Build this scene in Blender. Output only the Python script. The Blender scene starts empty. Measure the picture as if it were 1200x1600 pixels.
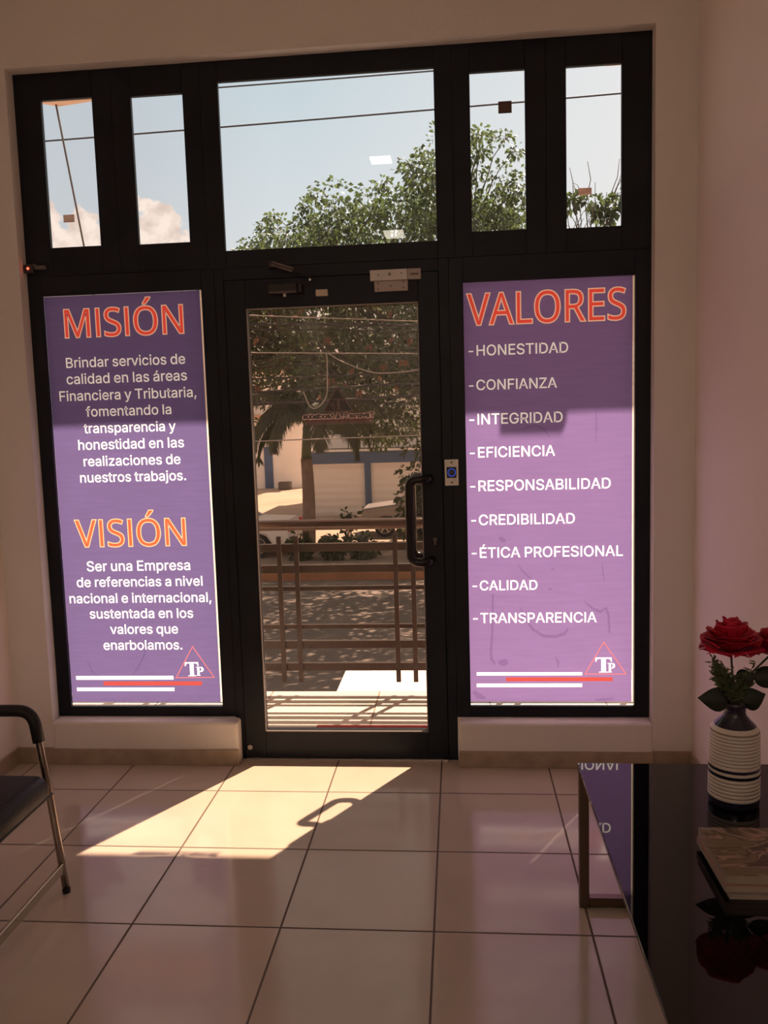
import bpy, bmesh, math, random
from mathutils import Vector, Matrix
from math import pi, sin, cos, radians

SC = bpy.context.scene
COL = SC.collection

# ------------------------------------------------------------------ camera
CAM = Vector((0.159182, -3.484429, 1.466453))
CR = Vector((0.995750, 0.087292, -0.029371)); CU = Vector((0.019703, 0.109617, 0.993779)); CF = Vector((-0.089968, 0.990133, -0.107431))
FPX = 1300.68
cd = bpy.data.cameras.new('camera')
cd.sensor_fit = 'VERTICAL'; cd.sensor_height = 24.0; cd.lens = FPX / 1600 * 24.0
cd.clip_start = 0.05; cd.clip_end = 500
cam = bpy.data.objects.new('camera', cd); COL.objects.link(cam)
cam.matrix_world = Matrix(((CR.x, CU.x, -CF.x, CAM.x), (CR.y, CU.y, -CF.y, CAM.y), (CR.z, CU.z, -CF.z, CAM.z), (0, 0, 0, 1)))
SC.camera = cam

# ------------------------------------------------------------------ view
SC.view_settings.view_transform = 'Standard'
SC.view_settings.look = 'None'
SC.view_settings.exposure = 0.0
SC.view_settings.gamma = 1.0
SC.view_settings.use_curve_mapping = False
SC.cycles.max_bounces = 10
SC.cycles.diffuse_bounces = 5
SC.cycles.glossy_bounces = 5
SC.cycles.transmission_bounces = 8
SC.cycles.transparent_max_bounces = 24
SC.cycles.sample_clamp_indirect = 6.0
SC.cycles.use_denoising = True

# ------------------------------------------------------------------ sun
SUN_AZ, SUN_EL = radians(30.2), radians(56.5)     # measured from the outward wall normal towards +X
sd = bpy.data.lights.new('sun', 'SUN'); sd.energy = 13.0; sd.angle = radians(0.53); sd.color = (1.0, 0.86, 0.735)
sun = bpy.data.objects.new('sun', sd); COL.objects.link(sun)
SDIR = Vector((sin(SUN_AZ) * cos(SUN_EL), cos(SUN_AZ) * cos(SUN_EL), sin(SUN_EL)))
sun.rotation_euler = SDIR.to_track_quat('Z', 'Y').to_euler()
sun.location = SDIR * 60

# ------------------------------------------------------------------ sky
SKY = 1.12
w = bpy.data.worlds.new('sky'); SC.world = w; w.use_nodes = True
nt = w.node_tree; N = nt.nodes; L = nt.links
for n in list(N): N.remove(n)
def nd(t, **k):
    n = N.new(t)
    for a, b in k.items(): setattr(n, a, b)
    return n
def mth(op, a, b=None, c=None, clamp=False):
    n = nd('ShaderNodeMath', operation=op); n.use_clamp = clamp
    for i, v in enumerate((a, b, c)):
        if v is None: continue
        if isinstance(v, (int, float)): n.inputs[i].default_value = v
        else: L.new(v, n.inputs[i])
    return n.outputs[0]
def mixc(f, a, b):
    n = nd('ShaderNodeMix', data_type='RGBA')
    for s, v in ((n.inputs[0], f), (n.inputs[6], a), (n.inputs[7], b)):
        if isinstance(v, tuple): s.default_value = v
        elif isinstance(v, (int, float)): s.default_value = v
        else: L.new(v, s)
    return n.outputs[2]
tc = nd('ShaderNodeTexCoord'); sp = nd('ShaderNodeSeparateXYZ'); L.new(tc.outputs['Generated'], sp.inputs[0])
az = mth('ARCTAN2', sp.outputs[0], sp.outputs[1]); el = mth('ARCSINE', sp.outputs[2])
rp = nd('ShaderNodeValToRGB'); L.new(mth('MULTIPLY', el, 1 / radians(60)), rp.inputs[0])
e = rp.color_ramp.elements
e[0].position = 0.0; e[0].color = (0.80, 0.70, 0.60, 1)
e[1].position = 1.0; e[1].color = (0.30, 0.40, 0.52, 1)
for p_, c_ in ((0.13, (0.82, 0.78, 0.73, 1)), (0.205, (0.70, 0.735, 0.755, 1)), (0.34, (0.585, 0.675, 0.72, 1)), (0.52, (0.48, 0.57, 0.64, 1))):
    q = e.new(p_); q.color = c_
right = mth('MULTIPLY', mth('SUBTRACT', az, radians(-10)), 1 / radians(22), clamp=True)
base = mixc(mth('MULTIPLY', right, 0.92), rp.outputs[0], (0.84, 0.82, 0.815, 1))
left = mth('MULTIPLY', mth('SUBTRACT', radians(-12), az), 1 / radians(10), clamp=True)
base = mixc(mth('MULTIPLY', left, 0.55), base, (0.48, 0.50, 0.54, 1))
cx = nd('ShaderNodeCombineXYZ'); L.new(az, cx.inputs[0]); L.new(el, cx.inputs[1])
def noise(scale, detail, rough=0.5):
    n = nd('ShaderNodeTexNoise'); L.new(cx.outputs[0], n.inputs['Vector'])
    n.inputs['Scale'].default_value = scale; n.inputs['Detail'].default_value = detail; n.inputs['Roughness'].default_value = rough
    return n.outputs['Fac']
vor = nd('ShaderNodeTexVoronoi', feature='SMOOTH_F1'); L.new(cx.outputs[0], vor.inputs['Vector']); vor.inputs['Scale'].default_value = 26
vor.inputs['Smoothness'].default_value = 0.25
bump = mth('ADD', mth('MULTIPLY', mth('SUBTRACT', noise(34, 4), 0.5), radians(6)), mth('MULTIPLY', mth('SUBTRACT', 0.5, vor.outputs['Distance']), radians(3.2)))
top = nd('ShaderNodeMapRange'); top.clamp = True
L.new(az, top.inputs[0]); top.inputs[1].default_value = radians(-17.6); top.inputs[2].default_value = radians(-15.2)
top.inputs[3].default_value = radians(13.7); top.inputs[4].default_value = radians(6.0)
cl = mth('MULTIPLY', mth('SUBTRACT', mth('ADD', top.outputs[0], bump), el), 1 / radians(0.35), clamp=True)
cshade = mth('MULTIPLY', noise(55, 5), 1.0)
crp = nd('ShaderNodeValToRGB'); L.new(cshade, crp.inputs[0])
crp.color_ramp.elements[0].position = 0.35; crp.color_ramp.elements[0].color = (0.74, 0.58, 0.50, 1)
crp.color_ramp.elements[1].position = 0.6; crp.color_ramp.elements[1].color = (0.98, 0.82, 0.72, 1)
base = mixc(cl, base, crp.outputs[0])
bg = nd('ShaderNodeBackground'); L.new(base, bg.inputs[0]); bg.inputs[1].default_value = SKY
wo = nd('ShaderNodeOutputWorld'); L.new(bg.outputs[0], wo.inputs[0])

# ------------------------------------------------------------------ helpers
def at(px, py, Y):
    """Point of the vertical plane y = Y measured at a photograph position (1200 x 1600)."""
    d = CF + CR * ((px - 600) / FPX) - CU * ((py - 800) / FPX)
    return CAM + d * ((Y - CAM.y) / d.y)
def onz(px, py, z):
    d = CF + CR * ((px - 600) / FPX) - CU * ((py - 800) / FPX)
    return CAM + d * ((z - CAM.z) / d.z)

def wloc(o):
    v = Vector(o.location)
    while o.parent: o = o.parent; v += Vector(o.location)
    return v
def obj(name, bm, mat, parent=None, smooth=False, label=None):
    me = bpy.data.meshes.new(name)
    if parent is not None:
        off = wloc(parent)
        for v in bm.verts: v.co -= off
    bm.normal_update(); bm.to_mesh(me); bm.free()
    for m in (mat if isinstance(mat, (list, tuple)) else [mat]): me.materials.append(m)
    if smooth:
        for p in me.polygons: p.use_smooth = True
    o = bpy.data.objects.new(name, me); COL.objects.link(o)
    if parent is not None: o.parent = parent
    if label: o['label'] = label
    return o
def tag(o, label, cat, group=None, kind=None):
    o['label'] = label; o['category'] = cat
    if group: o['group'] = group
    if kind: o['kind'] = kind
    return o
def thing(name, label, cat, loc, group=None):
    o = bpy.data.objects.new(name, None); COL.objects.link(o); o.location = loc; o.empty_display_size = 0.1
    return tag(o, label, cat, group)
def struct(name, bm, mat, parent=None, smooth=False):
    o = obj(name, bm, mat, parent, smooth)
    if parent is None: o['kind'] = 'structure'
    return o

def BM(): return bmesh.new()
def box(bm, x0, x1, y0, y1, z0, z1, bev=0.0, seg=2, mi=0):
    r = bmesh.ops.create_cube(bm, size=1.0)
    vs = r['verts']
    bmesh.ops.scale(bm, vec=(abs(x1 - x0), abs(y1 - y0), abs(z1 - z0)), verts=vs)
    bmesh.ops.translate(bm, vec=((x0 + x1) / 2, (y0 + y1) / 2, (z0 + z1) / 2), verts=vs)
    fs = set(f for v in vs for f in v.link_faces)
    for f in fs: f.material_index = mi
    if bev > 0:
        es = list(set(e for v in vs for e in v.link_edges))
        bmesh.ops.bevel(bm, geom=es, offset=bev, segments=seg, affect='EDGES', profile=0.5)
    return bm
def obox(bm, c, ax, half, bev=0.0):
    """Box at centre c with axes ax (3 unit vectors) and half sizes."""
    r = bmesh.ops.create_cube(bm, size=2.0); vs = r['verts']
    for v in vs:
        v.co = Vector(c) + ax[0] * (v.co.x * half[0]) + ax[1] * (v.co.y * half[1]) + ax[2] * (v.co.z * half[2])
    if bev > 0:
        es = list(set(e for v in vs for e in v.link_edges))
        bmesh.ops.bevel(bm, geom=es, offset=bev, segments=2, affect='EDGES')
    return bm
def tube(bm, pts, r, seg=12, cap=True, rr=None):
    pts = [Vector(p) for p in pts]; n = len(pts); rings = []
    up = None
    for i, p in enumerate(pts):
        t = (pts[min(i + 1, n - 1)] - pts[max(i - 1, 0)]).normalized()
        if up is None:
            a = Vector((0, 0, 1)) if abs(t.z) < 0.9 else Vector((1, 0, 0))
            up = (a - t * a.dot(t)).normalized()
        else:
            up = (up - t * up.dot(t)); up = up.normalized() if up.length > 1e-6 else t.orthogonal().normalized()
        s = t.cross(up); rad = rr[i] if rr else r
        rings.append([bm.verts.new(p + (up * cos(2 * pi * k / seg) + s * sin(2 * pi * k / seg)) * rad) for k in range(seg)])
    for a, b in zip(rings, rings[1:]):
        for k in range(seg):
            bm.faces.new((a[k], a[(k + 1) % seg], b[(k + 1) % seg], b[k]))
    if cap:
        bm.faces.new(rings[0][::-1]); bm.faces.new(rings[-1])
    return bm
def rounded(pts, rad, n=6):
    pts = [Vector(p) for p in pts]; out = [pts[0]]
    for a, b, c in zip(pts, pts[1:], pts[2:]):
        d1 = (a - b); d2 = (c - b); r = min(rad, d1.length * 0.49, d2.length * 0.49)
        p, q = b + d1.normalized() * r, b + d2.normalized() * r
        for i in range(n + 1):
            t = i / n
            out.append(p * (1 - t) ** 2 + b * 2 * t * (1 - t) + q * t * t)
    out.append(pts[-1]); return out
def lathe(bm, prof, c, seg=48, mats=None):
    rings = []
    for r, z in prof:
        rings.append([bm.verts.new((c[0] + r * cos(2 * pi * k / seg), c[1] + r * sin(2 * pi * k / seg), c[2] + z)) for k in range(seg)])
    for i, (a, b) in enumerate(zip(rings, rings[1:])):
        for k in range(seg):
            f = bm.faces.new((a[k], a[(k + 1) % seg], b[(k + 1) % seg], b[k]))
            if mats: f.material_index = mats[i]
    bm.faces.new(rings[0][::-1]); bm.faces.new(rings[-1])
    return bm
def disc(bm, c, axis, r, h, seg=20, bev=0):
    ax = Vector(axis).normalized()
    return tube(bm, [Vector(c) - ax * h / 2, Vector(c) + ax * h / 2], r, seg)
def prism(bm, poly, y0, y1):
    """Closed polygon of (x, z) pushed from y0 to y1."""
    a = [bm.verts.new((x, y0, z)) for x, z in poly]; b = [bm.verts.new((x, y1, z)) for x, z in poly]
    bm.faces.new(a); bm.faces.new(b[::-1])
    for i in range(len(poly)):
        j = (i + 1) % len(poly); bm.faces.new((a[j], a[i], b[i], b[j]))
    bmesh.ops.recalc_face_normals(bm, faces=bm.faces); return bm

# ------------------------------------------------------------------ materials
def mat(name, color, rough=0.5, metal=0.0, spec=0.5, var=0.0, scale=8.0, bump=0.0, bscale=60.0, coat=0.0, sheen=0.0):
    m = bpy.data.materials.new(name); m.use_nodes = True
    t = m.node_tree; b = t.nodes['Principled BSDF']
    b.inputs['Base Color'].default_value = (*color, 1); b.inputs['Roughness'].default_value = rough
    b.inputs['Metallic'].default_value = metal; b.inputs['Specular IOR Level'].default_value = spec
    b.inputs['Coat Weight'].default_value = coat; b.inputs['Coat Roughness'].default_value = 0.05
    tcn = t.nodes.new('ShaderNodeTexCoord')
    if var > 0:
        n = t.nodes.new('ShaderNodeTexNoise'); n.inputs['Scale'].default_value = scale; n.inputs['Detail'].default_value = 5
        t.links.new(tcn.outputs['Object'], n.inputs['Vector'])
        r = t.nodes.new('ShaderNodeMapRange'); t.links.new(n.outputs['Fac'], r.inputs[0])
        r.inputs[1].default_value = 0.3; r.inputs[2].default_value = 0.7; r.inputs[3].default_value = 1 - var; r.inputs[4].default_value = 1 + var
        h = t.nodes.new('ShaderNodeHueSaturation'); h.inputs['Color'].default_value = (*color, 1)
        t.links.new(r.outputs[0], h.inputs['Value']); t.links.new(h.outputs[0], b.inputs['Base Color'])
    if bump > 0:
        n = t.nodes.new('ShaderNodeTexNoise'); n.inputs['Scale'].default_value = bscale; n.inputs['Detail'].default_value = 3
        t.links.new(tcn.outputs['Object'], n.inputs['Vector'])
        bp = t.nodes.new('ShaderNodeBump'); bp.inputs['Strength'].default_value = bump; bp.inputs['Distance'].default_value = 0.01
        t.links.new(n.outputs['Fac'], bp.inputs['Height']); t.links.new(bp.outputs[0], b.inputs['Normal'])
    return m
def emit(name, color, s):
    m = bpy.data.materials.new(name); m.use_nodes = True; t = m.node_tree
    b = t.nodes['Principled BSDF']; b.inputs['Base Color'].default_value = (*color, 1)
    b.inputs['Emission Color'].default_value = (*color, 1); b.inputs['Emission Strength'].default_value = s
    return m
def glass(name, tint, gloss=1.7):
    """Thin pane: tinted see-through plus mirror reflection on the outer faces."""
    m = bpy.data.materials.new(name); m.use_nodes = True; t = m.node_tree
    for n in list(t.nodes): t.nodes.remove(n)
    o = t.nodes.new('ShaderNodeOutputMaterial'); mx = t.nodes.new('ShaderNodeMixShader')
    tr = t.nodes.new('ShaderNodeBsdfTransparent'); tr.inputs[0].default_value = (*[c ** 0.5 for c in tint], 1)
    gl = t.nodes.new('ShaderNodeBsdfGlossy'); gl.inputs['Roughness'].default_value = 0.01
    fr = t.nodes.new('ShaderNodeFresnel'); fr.inputs[0].default_value = gloss
    ge = t.nodes.new('ShaderNodeNewGeometry'); k = t.nodes.new('ShaderNodeMath'); k.operation = 'SUBTRACT'; k.inputs[0].default_value = 1
    t.links.new(ge.outputs['Backfacing'], k.inputs[1])
    mu = t.nodes.new('ShaderNodeMath'); mu.operation = 'MULTIPLY'; t.links.new(fr.outputs[0], mu.inputs[0]); t.links.new(k.outputs[0], mu.inputs[1])
    t.links.new(mu.outputs[0], mx.inputs[0]); t.links.new(tr.outputs[0], mx.inputs[1]); t.links.new(gl.outputs[0], mx.inputs[2])
    t.links.new(mx.outputs[0], o.inputs[0]); return m
def film(name, color, thru=0.88, var=0.0):
    """Printed vinyl: light from behind glows through, a little is scattered back."""
    m = bpy.data.materials.new(name); m.use_nodes = True; t = m.node_tree
    for n in list(t.nodes): t.nodes.remove(n)
    o = t.nodes.new('ShaderNodeOutputMaterial'); mx = t.nodes.new('ShaderNodeMixShader'); mx.inputs[0].default_value = 1 - thru
    tr = t.nodes.new('ShaderNodeBsdfTranslucent'); tr.inputs[0].default_value = (*color, 1)
    df = t.nodes.new('ShaderNodeBsdfDiffuse'); df.inputs[0].default_value = (*color, 1)
    if var:
        tcn = t.nodes.new('ShaderNodeTexCoord'); mp = t.nodes.new('ShaderNodeMapping'); mp.inputs['Scale'].default_value = (3, 3, 30)
        n = t.nodes.new('ShaderNodeTexNoise'); n.inputs['Scale'].default_value = 2.0; n.inputs['Detail'].default_value = 6
        t.links.new(tcn.outputs['Object'], mp.inputs[0]); t.links.new(mp.outputs[0], n.inputs['Vector'])
        r = t.nodes.new('ShaderNodeMapRange'); t.links.new(n.outputs['Fac'], r.inputs[0])
        r.inputs[1].default_value = 0.3; r.inputs[2].default_value = 0.7; r.inputs[3].default_value = 1 - var; r.inputs[4].default_value = 1 + var
        h = t.nodes.new('ShaderNodeHueSaturation'); h.inputs['Color'].default_value = (*color, 1)
        t.links.new(r.outputs[0], h.inputs['Value']); t.links.new(h.outputs[0], tr.inputs[0])
    t.links.new(tr.outputs[0], mx.inputs[1]); t.links.new(df.outputs[0], mx.inputs[2]); t.links.new(mx.outputs[0], o.inputs[0]); return m
def veil(name, tint):
    m = bpy.data.materials.new(name); m.use_nodes = True; t = m.node_tree
    for n in list(t.nodes): t.nodes.remove(n)
    o = t.nodes.new('ShaderNodeOutputMaterial'); tr = t.nodes.new('ShaderNodeBsdfTransparent'); tr.inputs[0].default_value = (*tint, 1)
    t.links.new(tr.outputs[0], o.inputs[0]); return m
def leafmat(name, color, trans=0.4, var=0.35):
    m = bpy.data.materials.new(name); m.use_nodes = True; t = m.node_tree
    for n in list(t.nodes): t.nodes.remove(n)
    o = t.nodes.new('ShaderNodeOutputMaterial'); mx = t.nodes.new('ShaderNodeMixShader'); mx.inputs[0].default_value = trans
    tr = t.nodes.new('ShaderNodeBsdfTranslucent'); df = t.nodes.new('ShaderNodeBsdfPrincipled'); df.inputs['Roughness'].default_value = 0.5
    tcn = t.nodes.new('ShaderNodeTexCoord'); n = t.nodes.new('ShaderNodeTexNoise'); n.inputs['Scale'].default_value = 3.0; n.inputs['Detail'].default_value = 4
    t.links.new(tcn.outputs['Object'], n.inputs['Vector'])
    r = t.nodes.new('ShaderNodeMapRange'); t.links.new(n.outputs['Fac'], r.inputs[0])
    r.inputs[1].default_value = 0.3; r.inputs[2].default_value = 0.7; r.inputs[3].default_value = 1 - var; r.inputs[4].default_value = 1 + var
    h = t.nodes.new('ShaderNodeHueSaturation'); h.inputs['Color'].default_value = (*color, 1); t.links.new(r.outputs[0], h.inputs['Value'])
    h2 = t.nodes.new('ShaderNodeHueSaturation'); h2.inputs['Color'].default_value = (min(1, color[0] * 2.2), min(1, color[1] * 2.4), color[2] * 1.2, 1); t.links.new(r.outputs[0], h2.inputs['Value'])
    t.links.new(h.outputs[0], df.inputs['Base Color']); t.links.new(h2.outputs[0], tr.inputs[0])
    t.links.new(df.outputs[0], mx.inputs[1]); t.links.new(tr.outputs[0], mx.inputs[2]); t.links.new(mx.outputs[0], o.inputs[0]); return m
def tilemat(name, tile, grout, size, ox, oy, gw, rough, spec=0.5, var=0.12, rot=0.0):
    """Square ceramic tiles laid on a grid with lines at ox + k*size, oy + k*size."""
    m = bpy.data.materials.new(name); m.use_nodes = True; t = m.node_tree; b = t.nodes['Principled BSDF']
    def M(op, a, bb=None):
        n = t.nodes.new('ShaderNodeMath'); n.operation = op
        for i, v in enumerate((a, bb)):
            if v is None: continue
            if isinstance(v, (int, float)): n.inputs[i].default_value = v
            else: t.links.new(v, n.inputs[i])
        return n.outputs[0]
    tcn = t.nodes.new('ShaderNodeTexCoord'); s = t.nodes.new('ShaderNodeSeparateXYZ'); t.links.new(tcn.outputs['Object'], s.inputs[0])
    u = M('DIVIDE', M('SUBTRACT', s.outputs[0], ox), size); v = M('DIVIDE', M('SUBTRACT', s.outputs[1], oy), size)
    fu, fv = M('FRACT', u), M('FRACT', v)
    du = M('SUBTRACT', 0.5, M('ABSOLUTE', M('SUBTRACT', fu, 0.5))); dv = M('SUBTRACT', 0.5, M('ABSOLUTE', M('SUBTRACT', fv, 0.5)))
    dd = M('MULTIPLY', M('MINIMUM', du, dv), size)
    g = t.nodes.new('ShaderNodeMapRange'); t.links.new(dd, g.inputs[0]); g.inputs[1].default_value = gw * 0.5; g.inputs[2].default_value = gw
    cell = t.nodes.new('ShaderNodeCombineXYZ'); t.links.new(M('FLOOR', u), cell.inputs[0]); t.links.new(M('FLOOR', v), cell.inputs[1])
    wn = t.nodes.new('ShaderNodeTexWhiteNoise'); t.links.new(cell.outputs[0], wn.inputs['Vector'])
    no = t.nodes.new('ShaderNodeTexNoise'); no.inputs['Scale'].default_value = 5; no.inputs['Detail'].default_value = 6; t.links.new(tcn.outputs['Object'], no.inputs['Vector'])
    val = M('ADD', M('MULTIPLY', M('SUBTRACT', no.outputs['Fac'], 0.5), var * 2), M('ADD', 1.0, M('MULTIPLY', M('SUBTRACT', wn.outputs['Value'], 0.5), var * 0.5)))
    h = t.nodes.new('ShaderNodeHueSaturation'); h.inputs['Color'].default_value = (*tile, 1); t.links.new(val, h.inputs['Value'])
    mx = t.nodes.new('ShaderNodeMix'); mx.data_type = 'RGBA'; t.links.new(g.outputs[0], mx.inputs[0]); mx.inputs[6].default_value = (*grout, 1); t.links.new(h.outputs[0], mx.inputs[7])
    t.links.new(mx.outputs[2], b.inputs['Base Color'])
    rr = t.nodes.new('ShaderNodeMapRange'); t.links.new(g.outputs[0], rr.inputs[0]); rr.inputs[3].default_value = 0.8; rr.inputs[4].default_value = rough
    t.links.new(rr.outputs[0], b.inputs['Roughness']); b.inputs['Specular IOR Level'].default_value = spec
    bn = t.nodes.new('ShaderNodeTexNoise'); bn.inputs['Scale'].default_value = 9; bn.inputs['Detail'].default_value = 2; t.links.new(tcn.outputs['Object'], bn.inputs['Vector'])
    bp = t.nodes.new('ShaderNodeBump'); bp.inputs['Strength'].default_value = 0.25; bp.inputs['Distance'].default_value = 0.004
    t.links.new(M('ADD', M('MULTIPLY', bn.outputs['Fac'], 0.5), g.outputs[0]), bp.inputs['Height']); t.links.new(bp.outputs[0], b.inputs['Normal'])
    return m

M_frame = mat('black_painted_metal', (0.0115, 0.0145, 0.0205), 0.42, 0.0, 0.25, 0.2, 6)
M_black = mat('black_plastic', (0.012, 0.012, 0.013), 0.35)
M_wall = mat('cream_wall_paint', (0.87, 0.81, 0.745), 0.75, 0, 0.25, 0.03, 1.5, 0.12, 90)
M_side = mat('lit_side_wall_paint', (0.93, 0.825, 0.76), 0.75, 0, 0.25, 0.03, 1.5, 0.12, 90)  # lighter, pinker copy of the cream; stronger light on side walls painted in
M_ceil = mat('ceiling_paint', (0.90, 0.86, 0.80), 0.8, 0, 0.2, 0.03, 2)
M_floor = tilemat('beige_glazed_tile', (0.63, 0.535, 0.425), (0.13, 0.09, 0.065), 0.45, 0.063, -0.325, 0.0045, 0.125, 0.6)
M_base = mat('brown_skirting_tile', (0.42, 0.32, 0.23), 0.35, 0, 0.5, 0.15, 14)
M_curb = M_wall
G_clear = glass('clear_pane', (0.94, 0.95, 0.95))
G_door = glass('bronze_tinted_pane', (0.80, 0.64, 0.53))
G_side = glass('side_pane', (0.92, 0.92, 0.90), 1.3)
M_steel = mat('brushed_steel', (0.55, 0.50, 0.45), 0.32, 1.0, 0.5, 0.1, 30)
M_chrome = mat('chrome', (0.60, 0.57, 0.53), 0.12, 1.0)
M_alu = mat('anodised_aluminium', (0.52, 0.46, 0.41), 0.42, 0.6, 0.5, 0.05, 30)
M_dark = mat('dark_screw', (0.03, 0.025, 0.02), 0.5)
M_cream = mat('cream_plastic', (0.72, 0.60, 0.45), 0.5)
M_white = mat('white_paint', (0.80, 0.78, 0.74), 0.5)

# ================================================================== ROOM SHELL
YF, YB = -0.06, 0.06            # room face and street face of the front wall
XL, XR, YR, HC = -1.825, 1.10, -9.5, 3.5
FX0, FX1, FZ1 = -1.653, 0.941, 2.943
b = BM(); box(b, XL - 0.12, XR + 0.12, YR - 0.12, 0.06, -0.12, 0.0); struct('floor', b, M_floor)
b = BM(); box(b, XL - 0.12, XR + 0.12, YR - 0.12, YB, HC, HC + 0.15); struct('ceiling', b, M_ceil)
b = BM()
box(b, XL - 0.12, FX0, YF, YB, 0, HC); box(b, FX1, XR + 0.12, YF, YB, 0, HC); box(b, FX0, FX1, YF, YB, FZ1, HC)
bmesh.ops.remove_doubles(b, verts=b.verts, dist=1e-5)
# the plastered reveal stands a little proud of the frame
struct('wall_front', b, M_wall)
b = BM(); box(b, XL - 0.12, XL, YR, YF, 0, HC); struct('wall_left', b, M_side)
b = BM(); box(b, XR, XR + 0.12, YR, YF, 0, HC); struct('wall_right', b, M_side)
b = BM(); box(b, XL - 0.12, XR + 0.12, YR - 0.12, YR, 0, HC); struct('wall_back', b, M_wall)
b = BM(); box(b, FX0, -0.815, YF - 0.012, -0.0005, 0.0, 0.193, 0.014, 3); box(b, FX0, -0.8405, -0.0005, YB, 0.0, 0.1925); struct('trim_1', b, M_curb)
b = BM(); box(b, 0.14, FX1, YF - 0.012, -0.0005, 0.0, 0.193, 0.014, 3); box(b, 0.1355, FX1, -0.0005, YB, 0.0, 0.1925); struct('trim_2', b, M_curb)
b = BM(); box(b, FX0 - 0.001, -0.813, YF - 0.020, YF - 0.011, 0, 0.072, 0.003); box(b, XL, FX0, YF - 0.009, YF, 0, 0.072, 0.003)
box(b, 0.139, FX1, YF - 0.020, YF - 0.011, 0, 0.072, 0.003); box(b, FX1, XR, YF - 0.009, YF, 0, 0.072, 0.003)
struct('baseboard_front', b, M_base)
b = BM(); box(b, XL, XL + 0.009, YR, YF, 0, 0.072, 0.003); struct('baseboard_left', b, M_base)
b = BM(); box(b, XR - 0.009, XR, YR, YF, 0, 0.072, 0.003); struct('baseboard_right', b, M_base)

# ------------------------------------------------------------------ shop front: fixed lights, side lights, door
def ring(bm, x0, x1, z0, z1, a0, a1, c0, c1, y0=0.0, y1=0.02, back=0.06, m=0.022):
    """Frame x0..x1, z0..z1 round an opening a0..a1, c0..c1, with a slimmer back half set behind it."""
    box(bm, x0, a0, y0, y1, z0, z1, 0.0015, 1); box(bm, a1, x1, y0, y1, z0, z1, 0.0015, 1)
    box(bm, a0, a1, y0, y1, z0, c0, 0.0015, 1); box(bm, a0, a1, y0, y1, c1, z1, 0.0015, 1)
    if back:
        box(bm, x0, a0 - m, y1, back, z0, z1); box(bm, a1 + m, x1, y1, back, z0, z1)
        box(bm, a0 - m, a1 + m, y1, back, z0, c0 - m); box(bm, a0 - m, a1 + m, y1, back, c1 + m, z1)
def light(name, x0, x1, z0, z1, a0, a1, c0, c1, g):
    bm = BM(); ring(bm, x0, x1, z0, z1, a0, a1, c0, c1)
    f = struct(name, bm, M_frame); p = BM(); box(p, a0 - .008, a1 + .008, 0.0205, 0.0255, c0 - .008, c1 + .008)
    obj('pane', p, g, f); return f
s_ = 0.0
light('window_1', FX0, -1.237 - s_, 2.122, FZ1, -1.539, -1.3196, 2.239, 2.8345, G_clear)
light('window_2', -1.237 + s_, -0.861 - s_, 2.122, FZ1, -1.1546, -0.9355, 2.2355, 2.827, G_clear)
light('window_3', -0.861 + s_, 0.162 - s_, 2.122, FZ1, -0.787, 0.0913, 2.192, 2.861, G_clear)
light('window_4', 0.162 + s_, 0.530 - s_, 2.122, FZ1, 0.2334, 0.4498, 2.220, 2.832, G_clear)
light('window_5', 0.530 + s_, FX1, 2.122, FZ1, 0.6102, 0.8247, 2.215, 2.830, G_clear)
LB = (-1.5945, -0.8984, 0.2363, 2.041); RB = (0.1926, 0.8793, 0.2402, 2.0224)
light('window_6', FX0, -0.840, 0.193, 2.122, *LB, G_side)
light('window_7', 0.135, FX1, 0.193, 2.122, *RB, G_side)
b = BM(); box(b, -0.840, -0.802, 0, 0.06, 0, 2.122, 0.0015, 1); box(b, 0.094, 0.135, 0, 0.06, 0, 2.122, 0.0015, 1); box(b, -0.802, 0.094, 0, 0.06, 2.072, 2.122, 0.0015, 1)
box(b, 0.080, 0.0945, 0.0505, 0.06, 0, 2.10); box(b, -0.8025, -0.786, 0.0505, 0.06, 0, 2.10); box(b, -0.786, 0.080, 0.0505, 0.06, 2.058, 2.10)
struct('trim_3', b, M_frame)
b = BM(); box(b, -0.80, 0.092, -0.012, 0.075, 0.0, 0.006, 0.001, 1); struct('trim_4', b, M_steel)
b = BM(); ring(b, -0.800, 0.092, 0.010, 2.070, -0.7097, 0.0082, 0.1263, 1.9524, -0.004, 0.05, 0)
door = struct('door_1', b, M_frame)
p = BM(); box(p, -0.7127, 0.0112, 0.027, 0.033, 0.1233, 1.9554); obj('pane', p, G_door, door)
b = BM()
for q in ((-.7097, -.7057, .1263, 1.9524), (.0042, .0082, .1263, 1.9524), (-.7097, .0082, .1263, .1303), (-.7097, .0082, 1.9484, 1.9524)):
    box(b, q[0], q[1], -0.0055, 0.002, q[2], q[3])
obj('glazing_bead', b, mat('pale_bead', (0.30, 0.25, 0.22), 0.4), door)
def handle(y, parent, label):
    s = -1 if y < 0 else 1; y0 = -0.004 if y < 0 else 0.05
    bm = BM(); x = -0.045
    path = rounded([(0.040, y0, 1.226), (0.030, y, 1.226), (x, y, 1.226), (x, y, 0.880), (0.030, y, 0.880), (0.040, y0, 0.880)], 0.055, 8)
    tube(bm, path, 0.0185, 16)
    h = obj('handle', bm, mat('black_lacquered_tube', (0.010, 0.009, 0.009), 0.24, 0, 0.4), parent, True, label)
    return h
handle(-0.062, door, 'black pull handle on room side'); handle(0.108, door, 'black pull handle on street side')
b = BM(); disc(b, (0.056, -0.006, 0.968), (0, 1, 0), 0.0085, 0.008, 18); box(b, 0.051, 0.061, -0.0095, -0.004, 0.945, 0.966, 0.003); obj('lock_cylinder', b, mat('worn_brass', (0.16, 0.12, 0.10), 0.4, 0.8), door)
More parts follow.
